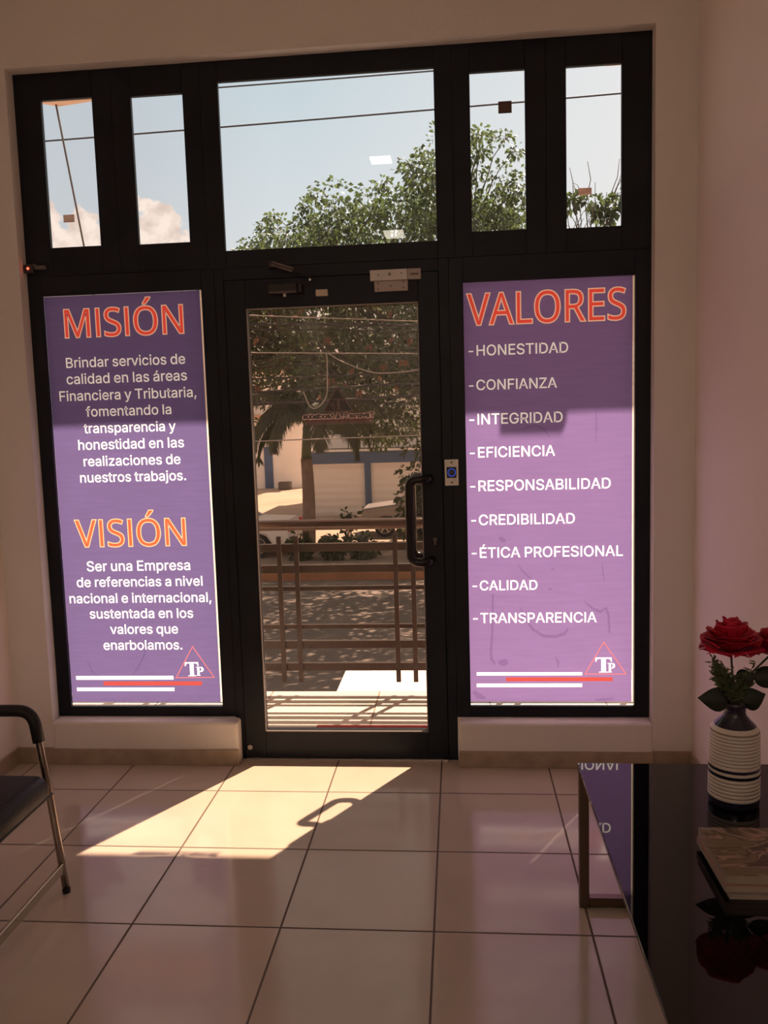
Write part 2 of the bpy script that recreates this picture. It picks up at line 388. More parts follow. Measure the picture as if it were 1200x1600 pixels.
b = BM(); disc(b, (-0.781, -0.006, 0.055), (0, 1, 0), 0.011, 0.006, 16); obj('floor_bolt', b, M_alu, door)

# ------------------------------------------------------------------ hardware on the frame
t = thing('magnetic_lock', 'pale aluminium magnetic lock with two stepped plates above the glazed door', 'lock', (-0.08, -0.02, 2.04))
b = BM(); box(b, -0.184, -0.032, -0.028, 0.0, 2.039, 2.082, 0.001, 1); obj('magnet_housing', b, M_alu, t)
b = BM(); box(b, -0.0315, 0.023, -0.026, 0.0, 2.040, 2.082, 0.001, 1); obj('wiring_cover', b, mat('brushed_cover', (0.42, 0.36, 0.32), 0.5, 0.5), t)
b = BM(); box(b, -0.168, -0.031, -0.020, -0.004, 1.997, 2.0385, 0.001, 1); obj('armature_plate', b, mat('armature_metal', (0.44, 0.37, 0.33), 0.5, 0.5), t)
for x, z in ((-0.150, 2.062), (-0.055, 2.066), (-0.152, 2.006), (-0.048, 2.008), (-0.101, 2.017), (-0.152, 2.029), (-0.048, 2.031)):
    b = BM(); yy = -0.029 if z > 2.04 else -0.021; disc(b, (x, yy, z), (0, 1, 0), 0.0028, 0.002, 12); obj('screw', b, M_dark, t)
b = BM(); disc(b, (-0.104, -0.029, 2.063), (0, 1, 0), 0.007, 0.0015, 18); obj('round_emblem', b, mat('engraved_disc', (0.25, 0.20, 0.16), 0.5, 0.4), t)
b = BM(); prism(b, [(-0.020, 2.056), (0.008, 2.056), (0.008, 2.052), (0.016, 2.060), (0.008, 2.068), (0.008, 2.064), (-0.020, 2.064)], -0.027, -0.0255); obj('arrow_mark', b, mat('arrow_ink', (0.16, 0.11, 0.08), 0.6), t)

t = thing('door_closer', 'dark overhead door closer with a folding arm on the top rail', 'door closer', (-0.54, -0.02, 2.02))
M_closer = mat('dark_bronze_closer', (0.035, 0.028, 0.026), 0.42, 0.4)
b = BM(); box(b, -0.603, -0.483, -0.048, -0.005, 2.004, 2.043, 0.005, 2); obj('body', b, M_closer, t)
b = BM(); box(b, -0.600, -0.486, -0.050, -0.046, 2.004, 2.012, 0.001, 1); obj('lower_ridge', b, mat('worn_ridge', (0.12, 0.095, 0.085), 0.4, 0.5), t)
b = BM(); disc(b, (-0.538, -0.03, 1.998), (0, 0, 1), 0.008, 0.014, 16); obj('spindle', b, M_alu, t)
b = BM(); box(b, -0.482, -0.464, -0.040, -0.005, 2.006, 2.040, 0.003); obj('end_cap', b, M_closer, t)
b = BM(); A_, B_ = Vector((-0.588, -0.030, 2.127)), Vector((-0.498, -0.05, 2.094)); d_ = (B_ - A_).normalized(); u_ = Vector((0, -1, 0)); n_ = d_.cross(u_)
obox(b, (A_ + B_) / 2 + n_ * 0.006, (d_, u_, n_), ((B_ - A_).length / 2, 0.004, 0.003), 0.0008); obox(b, (A_ + B_) / 2 - n_ * 0.006, (d_, u_, n_), ((B_ - A_).length / 2, 0.004, 0.003), 0.0008)
obj('arm', b, mat('arm_metal', (0.20, 0.17, 0.16), 0.35, 0.8), t)
b = BM(); tube(b, [(-0.50, -0.05, 2.093), (-0.43, -0.045, 2.070), (-0.425, -0.04, 2.050)], 0.004, 8); obj('forearm', b, M_closer, t)
b = BM(); box(b, -0.606, -0.572, -0.034, 0.0, 2.108, 2.140, 0.004); obj('arm_bracket', b, M_closer, t)
b = BM(); disc(b, (-0.428, -0.046, 2.052), (0, 1, 0), 0.005, 0.006, 12); obj('pivot_screw', b, M_chrome, t)

b = BM(); box(b, -0.411, -0.362, -0.020, -0.003, 1.990, 2.016, 0.002, 2)
o = obj('contact_sensor', b, M_cream); tag(o, 'small cream rectangular contact block on the top rail of the door', 'sensor')

t = thing('exit_button', 'small steel plate exit button with blue lit ring beside the door pull', 'switch', (0.131, 0, 1.25))
b = BM(); box(b, 0.1015, 0.160, -0.006, 0.0, 1.194, 1.304, 0.002, 2); obj('plate', b, M_steel, t)
b = BM(); box(b, 0.110, 0.151, -0.0075, -0.0055, 1.226, 1.272, 0.001, 1); obj('button_bezel', b, M_black, t)
b = BM(); disc(b, (0.131, -0.009, 1.249), (0, 1, 0), 0.013, 0.004, 28); obj('push_button', b, mat('dark_blue_button', (0.02, 0.025, 0.06), 0.25), t)
b = BM(); pts = [(0.131 + 0.0155 * cos(a * pi / 16), -0.0085, 1.249 + 0.0155 * sin(a * pi / 16)) for a in range(33)]; tube(b, pts, 0.0014, 8, False); obj('light_ring', b, emit('blue_led', (0.05, 0.12, 0.9), 0.55), t)
for z in (1.2075, 1.2905):
    b = BM(); disc(b, (0.131, -0.0065, z), (0, 1, 0), 0.004, 0.002, 14); obj('screw', b, M_dark, t)

t = thing('alarm_sensor', 'small dark alarm sensor with glowing red light at the frame edge', 'sensor', (-1.63, -0.02, 2.155))
b = BM(); box(b, -1.652, -1.606, -0.030, 0.0, 2.136, 2.170, 0.003, 2); obj('housing', b, mat('sensor_plastic', (0.03, 0.028, 0.025), 0.5), t)
b = BM(); bmesh.ops.create_icosphere(b, subdivisions=2, radius=0.0052); bmesh.ops.translate(b, vec=(-1.630, -0.031, 2.153), verts=b.verts); obj('indicator_light', b, emit('red_led', (1.0, 0.06, 0.03), 6.0), t, True)
b = BM(); box(b, -1.606, -1.562, -0.022, 0.0, 2.150, 2.166, 0.002, 1); box(b, -1.612, -1.60, -0.026, 0.0, 2.158, 2.172, 0.001, 1); obj('bracket', b, mat('grey_bracket', (0.16, 0.14, 0.12), 0.5), t)

# bits of old tape and one pinkish patch on the high panes
def tape(x0, x1, z0, z1, c, label, y=0.0195):
    bm = BM(); box(bm, x0, x1, y - 0.0006, y, z0, z1); o = obj('pane_patch', bm, film('tape_film_' + label.split()[0], c, 0.75, 0.3)); tag(o, label, 'tape', 'tape scraps on the high panes')
tape(0.346, 0.399, 2.676, 2.722, (0.24, 0.17, 0.15), 'brown square of old tape stuck high on a clear pane')
tape(0.659, 0.711, 2.345, 2.372, (0.80, 0.62, 0.54), 'pinkish patch low on the far right pane')
tape(-1.483, -1.435, 2.345, 2.376, (0.72, 0.60, 0.53), 'greyish crumpled tape remnant low on the far left pane')

# ------------------------------------------------------------------ lettering
SANS = {" ":[376,[]],"&":[448,[[108,-7,77,-5,48,1,22,12,-1,26,-19,42,-34,62,-45,84,-52,108,-54,133,-53,154,-48,173,-31,205,-18,220,13,249,134,340,155,359,166,375,174,405,172,420,166,434,145,454,113,461,80,453,63,440,57,431,52,421,49,399,52,375,57,363,80,327,349,0,276,0,19,310,-1,344,-8,361,-13,398,-6,440,3,458,14,474,46,499,88,512,112,513,136,512,158,507,177,499,209,475,229,442,234,424,232,375,212,336,181,303,66,217,32,188,14,161,10,146,10,115,21,87,41,66,70,51,105,46,144,52,163,59,197,81,227,112,248,151,255,174,261,224,319,224,314,167,300,124,282,92,245,47,227,30,183,7,158,-1]]],",":[188,[[-51,-119,-21,71,49,71,-4,-119]]],"-":[453,[[249,244,249,188,26,188,26,244]]],".":[188,[[7,-4,-16,1,-25,9,-33,18,-39,41,-33,64,-25,73,-16,81,7,87,30,81,39,73,47,64,53,41,47,18,39,9,30,1]]],"A":[480,[[-72,0,113,509,188,509,375,0,307,0,199,302,144,478,157,478,125,371,-3,0],[22,142,22,199,281,199,281,142]]],"B":[456,[[36,285,150,285,184,290,214,304,235,326,246,355,248,372,245,393,237,412,224,429,206,442,182,449,152,452,36,452],[36,57,156,57,192,60,221,67,241,80,256,96,264,115,266,153,254,184,232,209,200,225,160,231,36,231],[-28,0,-28,509,186,507,215,501,240,491,262,477,279,461,293,442,308,398,309,353,298,320,280,295,255,278,226,267,226,262,243,260,259,254,290,234,303,220,323,184,330,136,328,111,322,88,312,67,298,48,279,31,256,18,228,8,196,2,158,0]]],"C":[510,[[179,-7,137,-3,98,7,62,25,30,49,3,79,-19,115,-35,157,-45,203,-48,254,-45,305,-35,352,-19,393,3,429,30,459,62,484,98,501,137,512,179,516,229,511,252,504,295,485,314,471,331,456,359,418,379,373,385,348,320,348,301,395,269,428,256,437,227,449,179,456,149,453,121,445,95,432,72,414,53,391,37,364,25,332,18,295,15,254,18,213,25,177,37,145,53,117,73,94,96,76,121,63,149,56,179,53,227,60,256,72,281,90,309,128,320,160,385,160,371,112,360,91,347,71,314,38,295,24,252,5,229,-2]]],"D":[502,[[36,509,36,0,-28,0,-28,509],[131,0,8,0,8,57,126,57,166,60,200,68,230,81,255,99,275,122,291,149,302,181,309,216,311,255,309,294,302,329,291,361,275,388,255,410,231,428,203,441,170,449,133,452,5,452,5,509,137,509,184,505,227,495,264,478,297,455,324,426,345,391,361,351,370,306,373,255,370,205,361,159,345,119,323,83,296,54,262,31,224,14,180,3]]],"E":[419,[[-28,0,-28,509,284,509,284,452,36,452,36,286,267,286,267,229,36,229,36,57,287,57,287,0]]],"F":[410,[[-28,0,-28,509,281,509,281,452,36,452,36,278,258,278,258,221,36,221,36,0]]],"G":[520,[[180,-7,137,-3,97,7,61,25,29,49,3,79,-19,116,-35,157,-45,203,-48,254,-45,305,-35,352,-19,393,3,429,29,459,61,484,96,501,135,512,177,516,203,514,252,504,296,483,315,469,348,436,361,416,372,395,386,349,320,349,299,393,279,417,242,443,211,453,177,456,148,453,120,445,95,432,72,414,53,392,37,364,25,332,18,295,15,254,18,213,25,177,37,145,53,117,73,95,96,76,122,63,150,56,180,53,208,55,233,61,256,71,277,85,294,102,308,123,318,147,327,202,346,199,194,199,194,256,390,256,387,160,378,124,363,91,342,62,317,38,288,19,255,5,219,-4]]],"H":[517,[[-28,0,-28,509,36,509,36,289,304,289,304,509,368,509,368,0,304,0,304,232,36,232,36,0]]],"I":[300,[[-57,0,-57,57,30,57,30,452,-57,452,-57,509,181,509,181,452,94,452,94,57,181,57,181,0]]],"L":[393,[[-28,0,-28,509,36,509,36,57,273,57,273,0]]],"N":[523,[[-28,0,-28,509,48,509,261,174,317,73,325,55,317,54,312,108,310,184,310,509,375,509,375,0,299,0,97,317,19,452,31,454,37,301,37,0]]],"O":[533,[[179,53,208,55,235,63,261,76,284,94,304,116,320,144,332,176,339,213,342,254,339,295,332,332,320,365,304,392,284,415,261,433,235,446,208,453,179,456,149,453,122,445,96,433,73,415,53,392,37,364,25,332,18,295,15,254,18,213,25,176,37,144,53,117,73,94,96,76,122,63,149,55],[179,-7,137,-3,98,7,62,25,30,49,4,79,-18,115,-35,157,-45,203,-48,254,-45,305,-35,352,-18,393,4,429,30,459,62,484,98,501,137,512,179,516,221,512,260,501,295,484,327,459,354,429,375,393,392,352,401,305,405,254,401,203,392,157,375,115,354,79,327,49,295,25,260,7,221,-3]]],"P":[445,[[-28,0,-28,509,147,509,184,506,216,499,244,487,267,471,287,452,301,430,312,404,318,377,318,318,312,291,301,265,287,243,267,223,244,207,216,195,184,188,21,186,21,242,169,244,191,248,224,266,245,294,255,328,255,367,245,402,224,428,209,439,190,446,169,451,144,452,36,452,36,0]]],"R":[449,[[-28,0,-28,509,148,509,217,500,245,489,268,473,287,455,302,433,313,408,319,381,319,323,313,296,302,271,287,250,268,232,245,217,217,206,184,200,8,198,8,255,170,256,191,260,224,276,245,300,256,333,256,371,245,405,236,419,209,440,169,451,36,452,36,0],[265,0,142,229,215,229,339,0]]],"S":[447,[[135,-9,100,-7,68,-1,39,9,14,23,-7,40,-24,60,-37,83,-46,109,-50,137,16,137,19,118,26,102,47,76,78,59,115,50,158,50,198,60,229,79,250,106,255,122,256,154,251,168,234,189,208,205,95,239,56,253,24,269,-2,289,-21,313,-33,341,-36,372,-34,400,-26,425,-13,448,4,468,49,498,77,508,107,514,139,516,171,514,201,508,228,498,252,484,272,468,289,449,301,427,309,403,313,378,249,378,243,402,232,421,214,437,191,449,166,456,137,459,116,457,79,448,64,440,40,418,28,391,29,359,34,345,54,324,81,308,110,297,207,270,240,256,270,238,296,213,306,198,314,180,320,139,318,112,310,87,298,64,281,43,260,25,235,11,206,0,172,-7]]],"T":[449,[[-57,452,-57,509,329,509,329,452,168,452,168,0,104,0,104,452]]],"U":[517,[[170,-8,132,-6,97,2,66,15,38,33,15,55,-4,80,-17,108,-25,140,-28,173,-28,509,36,509,36,178,43,133,52,113,80,80,120,59,144,53,170,52,197,53,221,59,261,80,276,95,297,133,303,155,304,178,304,509,369,509,369,173,366,140,358,108,344,80,326,55,303,33,275,15,244,2,209,-6]]],"Z":[438,[[-47,0,-47,46,229,446,252,476,260,454,-48,452,-48,509,308,509,308,462,46,81,9,33,2,54,64,57,311,57,311,0]]],"a":[389,[[71,-9,26,-3,6,5,-12,15,-41,45,-56,84,-57,128,-52,146,-36,174,-11,193,4,200,37,211,158,229,177,235,186,246,183,285,171,307,152,322,139,327,107,331,75,327,49,316,29,301,12,274,-47,291,-25,331,-10,346,25,368,85,383,135,382,182,369,211,350,224,336,242,301,247,278,248,251,248,0,188,0,188,52,184,52,164,25,141,8,111,-4],[82,45,123,51,154,68,166,80,175,93,186,122,187,190,178,184,163,180,59,163,34,153,15,139,5,118,4,105,8,82,14,72,30,57,41,52]]],"b":[424,[[132,47,154,49,174,55,206,80,218,97,234,139,240,189,238,215,228,261,206,298,174,322,154,328,132,330,110,328,90,322,58,299,46,282,30,241,24,189,30,138,46,95,73,65,91,55,110,49],[141,-8,100,-3,70,12,49,31,30,59,24,59,24,0,-36,0,-36,509,25,509,25,319,30,319,58,355,83,373,118,383,171,382,199,374,225,361,247,342,266,320,281,293,293,261,300,227,300,151,293,116,282,84,266,57,247,34,225,16,199,3,172,-6]]],"c":[396,[[119,-8,86,-5,56,3,28,16,4,35,-16,58,-32,85,-44,116,-52,150,-54,187,-52,225,-44,260,-32,291,-16,318,4,341,28,360,56,374,86,382,137,384,188,371,230,346,252,322,268,293,273,277,215,262,202,289,182,311,143,328,95,328,75,321,57,310,42,296,30,278,13,236,9,212,9,163,20,117,42,80,57,66,75,55,119,46,143,49,174,60,197,80,216,117,275,102,262,70,253,56,243,43,218,21,204,12,172,-1]]],"d":[424,[[107,-8,77,-6,49,3,23,16,1,34,-18,57,-34,84,-45,116,-52,151,-52,227,-45,261,-34,293,-18,320,1,342,23,361,49,374,77,382,129,383,165,373,190,355,218,319,222,319,222,509,283,509,283,0,224,0,224,59,218,59,199,31,178,12,148,-3],[116,47,138,49,158,55,175,65,202,95,218,138,223,189,218,241,202,282,190,299,158,322,138,328,116,330,94,328,74,322,42,298,29,281,13,239,8,189,13,139,20,117,42,80,74,55,94,49]]],"e":[404,[[124,-8,89,-5,57,3,29,16,4,35,-16,58,-33,85,-45,116,-52,150,-54,187,-52,224,-45,258,-33,290,-17,317,3,340,27,359,54,373,84,382,117,384,158,380,197,366,231,341,246,324,269,282,277,256,283,194,283,169,-14,169,-14,221,250,221,221,202,220,226,209,269,188,301,174,314,158,323,117,330,75,323,43,301,31,286,13,251,9,231,9,151,22,106,33,88,47,73,63,61,81,53,102,48,139,47,165,53,188,65,205,82,217,105,277,91,270,72,247,39,214,14,172,-3]]],"f":[254,[[140,379,140,327,-82,327,-82,379],[-8,0,-8,432,-1,470,7,486,18,499,47,519,81,529,99,530,124,529,149,523,154,521,139,468,114,474,90,472,76,468,66,460,59,449,53,419,53,0]]],"h":[410,[[25,227,25,0,-36,0,-36,509,25,509,25,287,14,287,27,319,44,344,64,362,86,374,112,382,164,383,207,369,225,356,240,340,252,321,262,298,267,271,269,0,208,0,208,235,205,263,197,286,185,304,167,318,146,326,122,329,104,328,72,317,47,297,38,283,31,266]]],"i":[167,[[-36,0,-36,379,25,379,25,0],[-5,443,-16,444,-35,455,-46,472,-47,483,-46,494,-35,512,-26,518,-5,524,7,522,26,512,37,494,38,483,37,472,26,455,7,444]]],"j":[167,[[-36,379,25,379,24,-52,13,-90,4,-106,-9,-119,-41,-137,-98,-143,-98,-87,-70,-85,-58,-80,-48,-72,-41,-61,-37,-46],[-5,443,-16,444,-35,455,-46,472,-47,483,-42,504,-35,512,-26,518,-5,524,6,522,25,512,32,504,38,483,32,463,25,455,16,448]]],"l":[189,[[51,-2,24,0,2,8,-14,20,-26,37,-33,59,-36,84,-36,509,25,509,26,83,32,62,38,57,58,52,81,54,92,3]]],"m":[610,[[-36,0,-36,379,24,379,24,295,19,295,34,331,56,358,84,376,115,385,157,383,180,375,199,361,214,342,226,320,233,295,224,295,238,329,249,343,276,366,310,381,348,386,370,385,390,380,426,361,440,346,452,328,467,283,469,0,407,0,405,279,397,298,384,313,368,323,350,329,330,330,299,326,274,312,257,290,251,277,247,247,247,0,186,0,186,260,183,280,176,297,165,311,149,322,131,328,111,330,83,326,57,312,37,289,31,274,25,238,25,0]]],"n":[410,[[25,227,25,0,-36,0,-36,379,23,379,24,287,14,287,27,319,44,344,64,362,86,374,112,382,164,383,207,369,225,356,240,340,252,321,261,298,267,271,269,0,208,0,208,235,205,263,197,286,185,304,167,318,146,326,122,329,104,328,72,317,47,297,38,283,31,266]]],"o":[415,[[119,-8,86,-5,56,3,28,16,4,35,-16,58,-32,85,-44,116,-52,150,-54,187,-52,225,-44,260,-32,291,-16,318,4,341,28,360,56,374,86,382,119,384,152,382,183,374,210,360,234,341,255,318,271,291,283,260,290,225,293,187,290,150,283,116,271,85,255,58,234,35,210,16,183,3,152,-5],[119,46,164,55,182,66,197,80,219,117,226,139,231,187,226,236,219,258,197,296,182,310,164,321,143,328,119,330,95,328,75,321,57,310,42,296,20,258,13,236,8,187,13,139,20,117,42,80,57,66,75,55]]],"p":[424,[[132,47,154,49,174,55,206,80,218,97,234,139,240,189,238,215,228,261,206,298,174,322,154,328,132,330,110,328,90,322,58,299,46,282,30,241,24,189,30,138,46,95,73,65,91,55,110,49],[-36,-143,-36,379,24,379,24,319,30,319,58,355,83,373,99,379,141,384,171,382,199,374,225,361,247,342,266,320,281,293,293,261,300,227,300,151,293,116,282,84,266,57,247,34,225,16,199,3,172,-6,119,-7,84,4,59,21,30,59,25,59,25,-143]]],"q":[424,[[283,-143,222,-143,222,59,218,59,189,21,164,4,129,-7,77,-6,49,3,23,16,1,34,-18,57,-34,84,-45,116,-52,151,-52,227,-45,261,-34,293,-18,320,1,342,23,361,49,374,77,382,107,384,149,379,165,373,190,355,218,319,224,319,224,379,283,379],[116,47,138,49,158,55,175,65,202,95,218,138,223,189,218,241,202,282,190,299,158,322,138,328,116,330,94,328,74,322,42,298,29,281,13,239,8,189,13,139,20,117,42,80,74,55,94,49]]],"r":[259,[[-36,0,-36,379,23,379,23,321,27,321,36,339,48,354,64,367,83,377,103,383,155,384,155,322,119,326,86,321,58,306,37,284,27,254,25,237,25,0]]],"s":[365,[[94,-8,45,-3,5,12,-27,38,-47,73,-53,94,6,107,12,87,22,72,36,60,71,47,118,47,139,53,156,62,169,74,177,88,180,103,173,126,166,136,141,150,61,170,29,180,4,192,-16,208,-30,227,-39,249,-42,274,-40,295,-23,332,-10,347,7,360,49,378,73,383,123,383,166,372,198,352,221,324,236,290,180,277,165,304,154,316,140,325,121,331,78,331,59,326,43,317,30,305,23,292,20,277,22,264,27,253,48,235,83,223,173,200,198,187,218,171,232,153,240,131,243,107,241,85,235,65,210,31,172,6,122,-7]]],"t":[227,[[116,379,116,327,-82,327,-82,379],[-23,471,38,471,38,98,42,70,48,61,67,51,91,50,113,54,125,2,104,-3,80,-4,50,-1,24,7,4,21,-11,41,-20,64,-23,93]]],"u":[410,[[94,-5,47,2,9,23,-7,39,-19,59,-28,82,-34,109,-36,139,-36,379,25,379,25,144,28,117,36,94,49,75,66,61,87,53,112,50,146,55,174,71,186,83,202,113,208,153,208,379,269,379,269,0,210,0,210,92,219,92,205,60,189,35,169,17,146,5,121,-3]]],"v":[389,[[74,0,-71,379,-4,379,85,132,117,21,96,21,114,87,217,379,283,379,138,0]]],"y":[389,[[-41,-139,-27,-86,5,-90,25,-86,34,-81,42,-74,56,-51,74,-1,-71,379,-4,379,85,132,117,21,95,21,128,132,217,379,283,379,116,-58,98,-93,77,-119,51,-136,36,-141,-7,-145]]],"z":[380,[[-47,0,-47,46,166,320,166,323,-41,323,-41,379,244,379,244,331,38,60,38,56,250,56,250,0]]],"É":[419,[[-28,0,-28,509,284,509,284,452,36,452,36,286,267,286,267,229,36,229,36,57,287,57,287,0],[103,558,150,659,219,659,153,558]]],"Ú":[517,[[170,-8,132,-6,97,2,66,15,38,33,15,55,-4,80,-17,108,-25,140,-28,173,-28,509,36,509,36,178,43,133,52,113,80,80,120,59,144,53,170,52,197,53,221,59,261,80,276,95,297,133,303,155,304,178,304,509,369,509,369,173,366,140,358,108,344,80,326,55,303,33,275,15,244,2,209,-6],[144,558,191,659,260,659,194,558]]],"á":[389,[[71,-9,26,-3,6,5,-12,15,-41,45,-56,84,-57,128,-52,146,-36,174,-11,193,4,200,37,211,158,229,177,235,186,246,183,285,171,307,152,322,139,327,107,331,75,327,49,316,29,301,12,274,-47,291,-25,331,-10,346,25,368,85,383,135,382,182,369,211,350,224,336,242,301,247,278,248,251,248,0,188,0,188,52,184,52,164,25,141,8,111,-4],[82,45,123,51,154,68,166,80,175,93,186,122,187,190,178,184,163,180,59,163,34,153,15,139,5,118,4,105,8,82,14,72,30,57,41,52],[74,429,122,529,190,529,124,429]]]}
HUMANIST = {"M":[727,[[139,0,-50,502,-53,502,-47,347,-47,0,-114,0,-114,573,-7,573,169,103,172,103,352,573,458,573,458,0,386,0,386,366,392,501,389,501,198,0]]],"I":[272,[[47,0,-160,0,-160,42,-92,57,-92,515,-160,531,-160,573,47,573,47,531,-20,515,-20,57,47,42]]],"S":[440,[[211,153,205,106,197,85,186,66,172,49,156,35,137,22,115,11,65,-3,37,-7,-10,-8,-83,-1,-108,4,-151,19,-151,88,-100,70,-58,60,-13,55,49,57,81,66,106,79,124,98,135,120,138,133,139,147,136,173,127,194,110,213,69,238,-31,279,-61,294,-97,320,-123,351,-134,375,-141,403,-144,435,-142,457,-138,477,-131,496,-108,528,-93,542,-56,563,-34,571,-11,576,39,581,106,576,126,572,163,562,197,549,175,487,127,504,75,515,56,517,4,515,-23,507,-44,494,-52,486,-64,468,-68,457,-71,434,-68,407,-64,396,-52,376,-43,367,-5,343,79,309,121,289,156,268,170,255,183,242,201,212,210,175]]],"Ó":[626,[[-67,287,-62,220,-47,163,-35,138,-21,117,-4,98,15,83,38,70,63,62,91,56,153,56,206,70,228,83,247,98,264,117,278,138,298,190,308,252,307,338,298,384,284,423,264,457,239,484,207,503,168,514,123,518,92,516,63,511,38,502,15,490,-4,475,-21,457,-47,411,-62,354],[386,287,385,255,381,224,369,166,348,116,319,73,301,54,281,38,260,24,236,13,183,-3,153,-7,122,-8,89,-7,59,-3,5,13,-41,39,-78,73,-107,116,-127,167,-139,224,-143,288,-141,331,-136,370,-127,408,-114,442,-98,473,-78,500,-54,524,-26,545,5,561,40,572,80,579,123,581,164,579,202,572,236,561,267,545,294,525,318,501,339,473,356,442,369,408,378,370,384,330],[240,749,226,729,190,688,149,648,126,629,79,629,79,638,126,706,155,757,240,757]]],"N":[609,[[340,0,256,0,-51,476,-54,476,-47,320,-47,0,-114,0,-114,573,-31,573,275,99,278,99,278,106,273,208,273,573,340,573]]],"V":[481,[[289,573,85,0,13,0,-192,573,-116,573,25,171,49,80,55,110,77,183,213,573]]],"A":[512,[[245,0,176,177,-51,177,-119,0,-192,0,32,575,97,575,320,0],[90,415,63,500,46,438,-27,241,155,241]]],"L":[420,[[-114,0,-114,573,-42,573,-42,64,208,64,208,0]]],"O":[626,[[-67,287,-62,220,-47,163,-35,138,-21,117,-4,98,15,83,38,70,63,62,91,56,153,56,206,70,228,83,247,98,264,117,278,138,298,190,308,252,307,338,298,384,284,423,264,457,239,484,207,503,168,514,123,518,92,516,63,511,38,502,15,490,-4,475,-21,457,-47,411,-62,354],[386,287,385,255,381,224,369,166,348,116,319,73,301,54,281,38,260,24,236,13,183,-3,153,-7,122,-8,89,-7,59,-3,5,13,-41,39,-78,73,-107,116,-127,167,-139,224,-143,288,-141,331,-136,370,-127,408,-114,442,-98,473,-78,500,-54,524,-26,545,5,561,40,572,80,579,123,581,164,579,202,572,236,561,267,545,294,525,318,501,339,473,356,442,369,408,378,370,384,330]]],"R":[499,[[40,510,-42,510,-42,298,76,299,104,304,127,313,146,325,160,341,170,359,176,381,177,424,170,455,155,477,132,494,118,500,83,507],[44,573,109,568,161,555,202,532,230,500,240,481,247,460,251,436,252,410,248,368,236,334,216,306,193,285,166,269,138,257,295,0,211,0,72,237,-42,237,-42,0,-114,0,-114,573]]],"E":[446,[[206,0,-114,0,-114,573,206,573,206,509,-42,509,-42,330,192,330,192,268,-42,268,-42,63,206,63]]]}

SANS['I'] = [185, [[-28, 0, -28, 509, 36, 509, 36, 0]]]; SANS['l'] = [166, [[-36, 0, -36, 509, 25, 509, 25, 0]]]
HUMANIST['I'] = [227, [[-114, 0, -114, 573, -42, 573, -42, 0]]]
def layout(text, font):
    x = 0; out = []
    for ch in text:
        if ch == ' ':
            x += 165 if font is SANS else 160; continue
        adv, polys = font[ch]
        for p in polys: out.append([(p[i] + x, p[i + 1]) for i in range(0, len(p), 2)])
        x += adv
    mn = min(q[0] for p in out for q in p); mx = max(q[0] for p in out for q in p)
    return [[(q[0] - mn, q[1]) for q in p] for p in out], mx - mn
def place(text, font, l, r, Y=0.02, cap=None, fontcap=None, flip=False):
    """Polygons of (X, Z) for a line whose baseline runs between two photo positions."""
    P, W = layout(text, font); A, B = at(*l, Y), at(*r, Y); z = (A.z + B.z) / 2; k = (B.x - A.x) / W
    s = abs(k) if cap is None else cap / fontcap
    return [[(A.x + q[0] * k, z + q[1] * s) for q in p] for p in P]
def area(p): return sum(p[i][0] * p[(i + 1) % len(p)][1] - p[(i + 1) % len(p)][0] * p[i][1] for i in range(len(p))) / 2
def inside(pt, p):
    c = False; n = len(p); x, y = pt
    for i in range(n):
        (x1, y1), (x2, y2) = p[i], p[(i + 1) % n]
        if (y1 > y) != (y2 > y) and x < (x2 - x1) * (y - y1) / (y2 - y1) + x1: c = not c
    return c
def offset(p, d, polys):
    """Grow an outline by d (holes shrink)."""
    hole = sum(inside(p[0], q) for q in polys if q is not p) % 2 == 1
    ccw = area(p) > 0; s = d if ccw else -d
    if hole: s = -s
    n = len(p); out = []
    for i in range(n):
        a, b_, c = Vector(p[i - 1]), Vector(p[i]), Vector(p[(i + 1) % n])
        e1 = (b_ - a).normalized(); e2 = (c - b_).normalized()
        n1 = Vector((e1.y, -e1.x)); n2 = Vector((e2.y, -e2.x)); m = n1 + n2
        if m.length < 1e-4: m = n1.copy()
        m.normalize(); k = max(0.5, m.dot(n1)); out.append(tuple(b_ + m * (s / k)))
    return out
def fill(name, polys, Y, material, parent):
    """Flat even-odd filled shape in the plane y = Y."""
    from mathutils.geometry import delaunay_2d_cdt
    vs, es = [], []
    for p in polys:
        k = len(vs); n = len(p); vs += [Vector((q[0], q[1])) for q in p]; es += [(k + i, k + (i + 1) % n) for i in range(n)]
    V, _, F, *_r = delaunay_2d_cdt(vs, es, [], 0, 1e-7)
    bb = [(min(q[0] for q in p), max(q[0] for q in p), min(q[1] for q in p), max(q[1] for q in p), p) for p in polys]
    bm = bmesh.new(); bv = [bm.verts.new((v.x, Y, v.y)) for v in V]
    for f in F:
        cx_ = sum(V[i].x for i in f) / len(f); cz_ = sum(V[i].y for i in f) / len(f)
        if sum(1 for x0, x1, z0, z1, p in bb if x0 <= cx_ <= x1 and z0 <= cz_ <= z1 and inside((cx_, cz_), p)) % 2:
            try: bm.faces.new([bv[i] for i in f])
            except ValueError: pass
    loose_ = [v for v in bm.verts if not v.link_faces]
    bmesh.ops.delete(bm, geom=loose_, context='VERTS')
    return obj(name, bm, material, parent)

def rectpx(x0, x1, y0, y1, Y=0.02):
    a, c = at(x0, (y0 + y1) / 2, Y), at(x1, (y0 + y1) / 2, Y); m = (x0 + x1) / 2; t_, u_ = at(m, y0, Y), at(m, y1, Y)
    return [(a.x, u_.z), (c.x, u_.z), (c.x, t_.z), (a.x, t_.z)]
def px(poly, Y=0.02): return [(at(x, y, Y).x, at(x, y, Y).z) for x, y in poly]
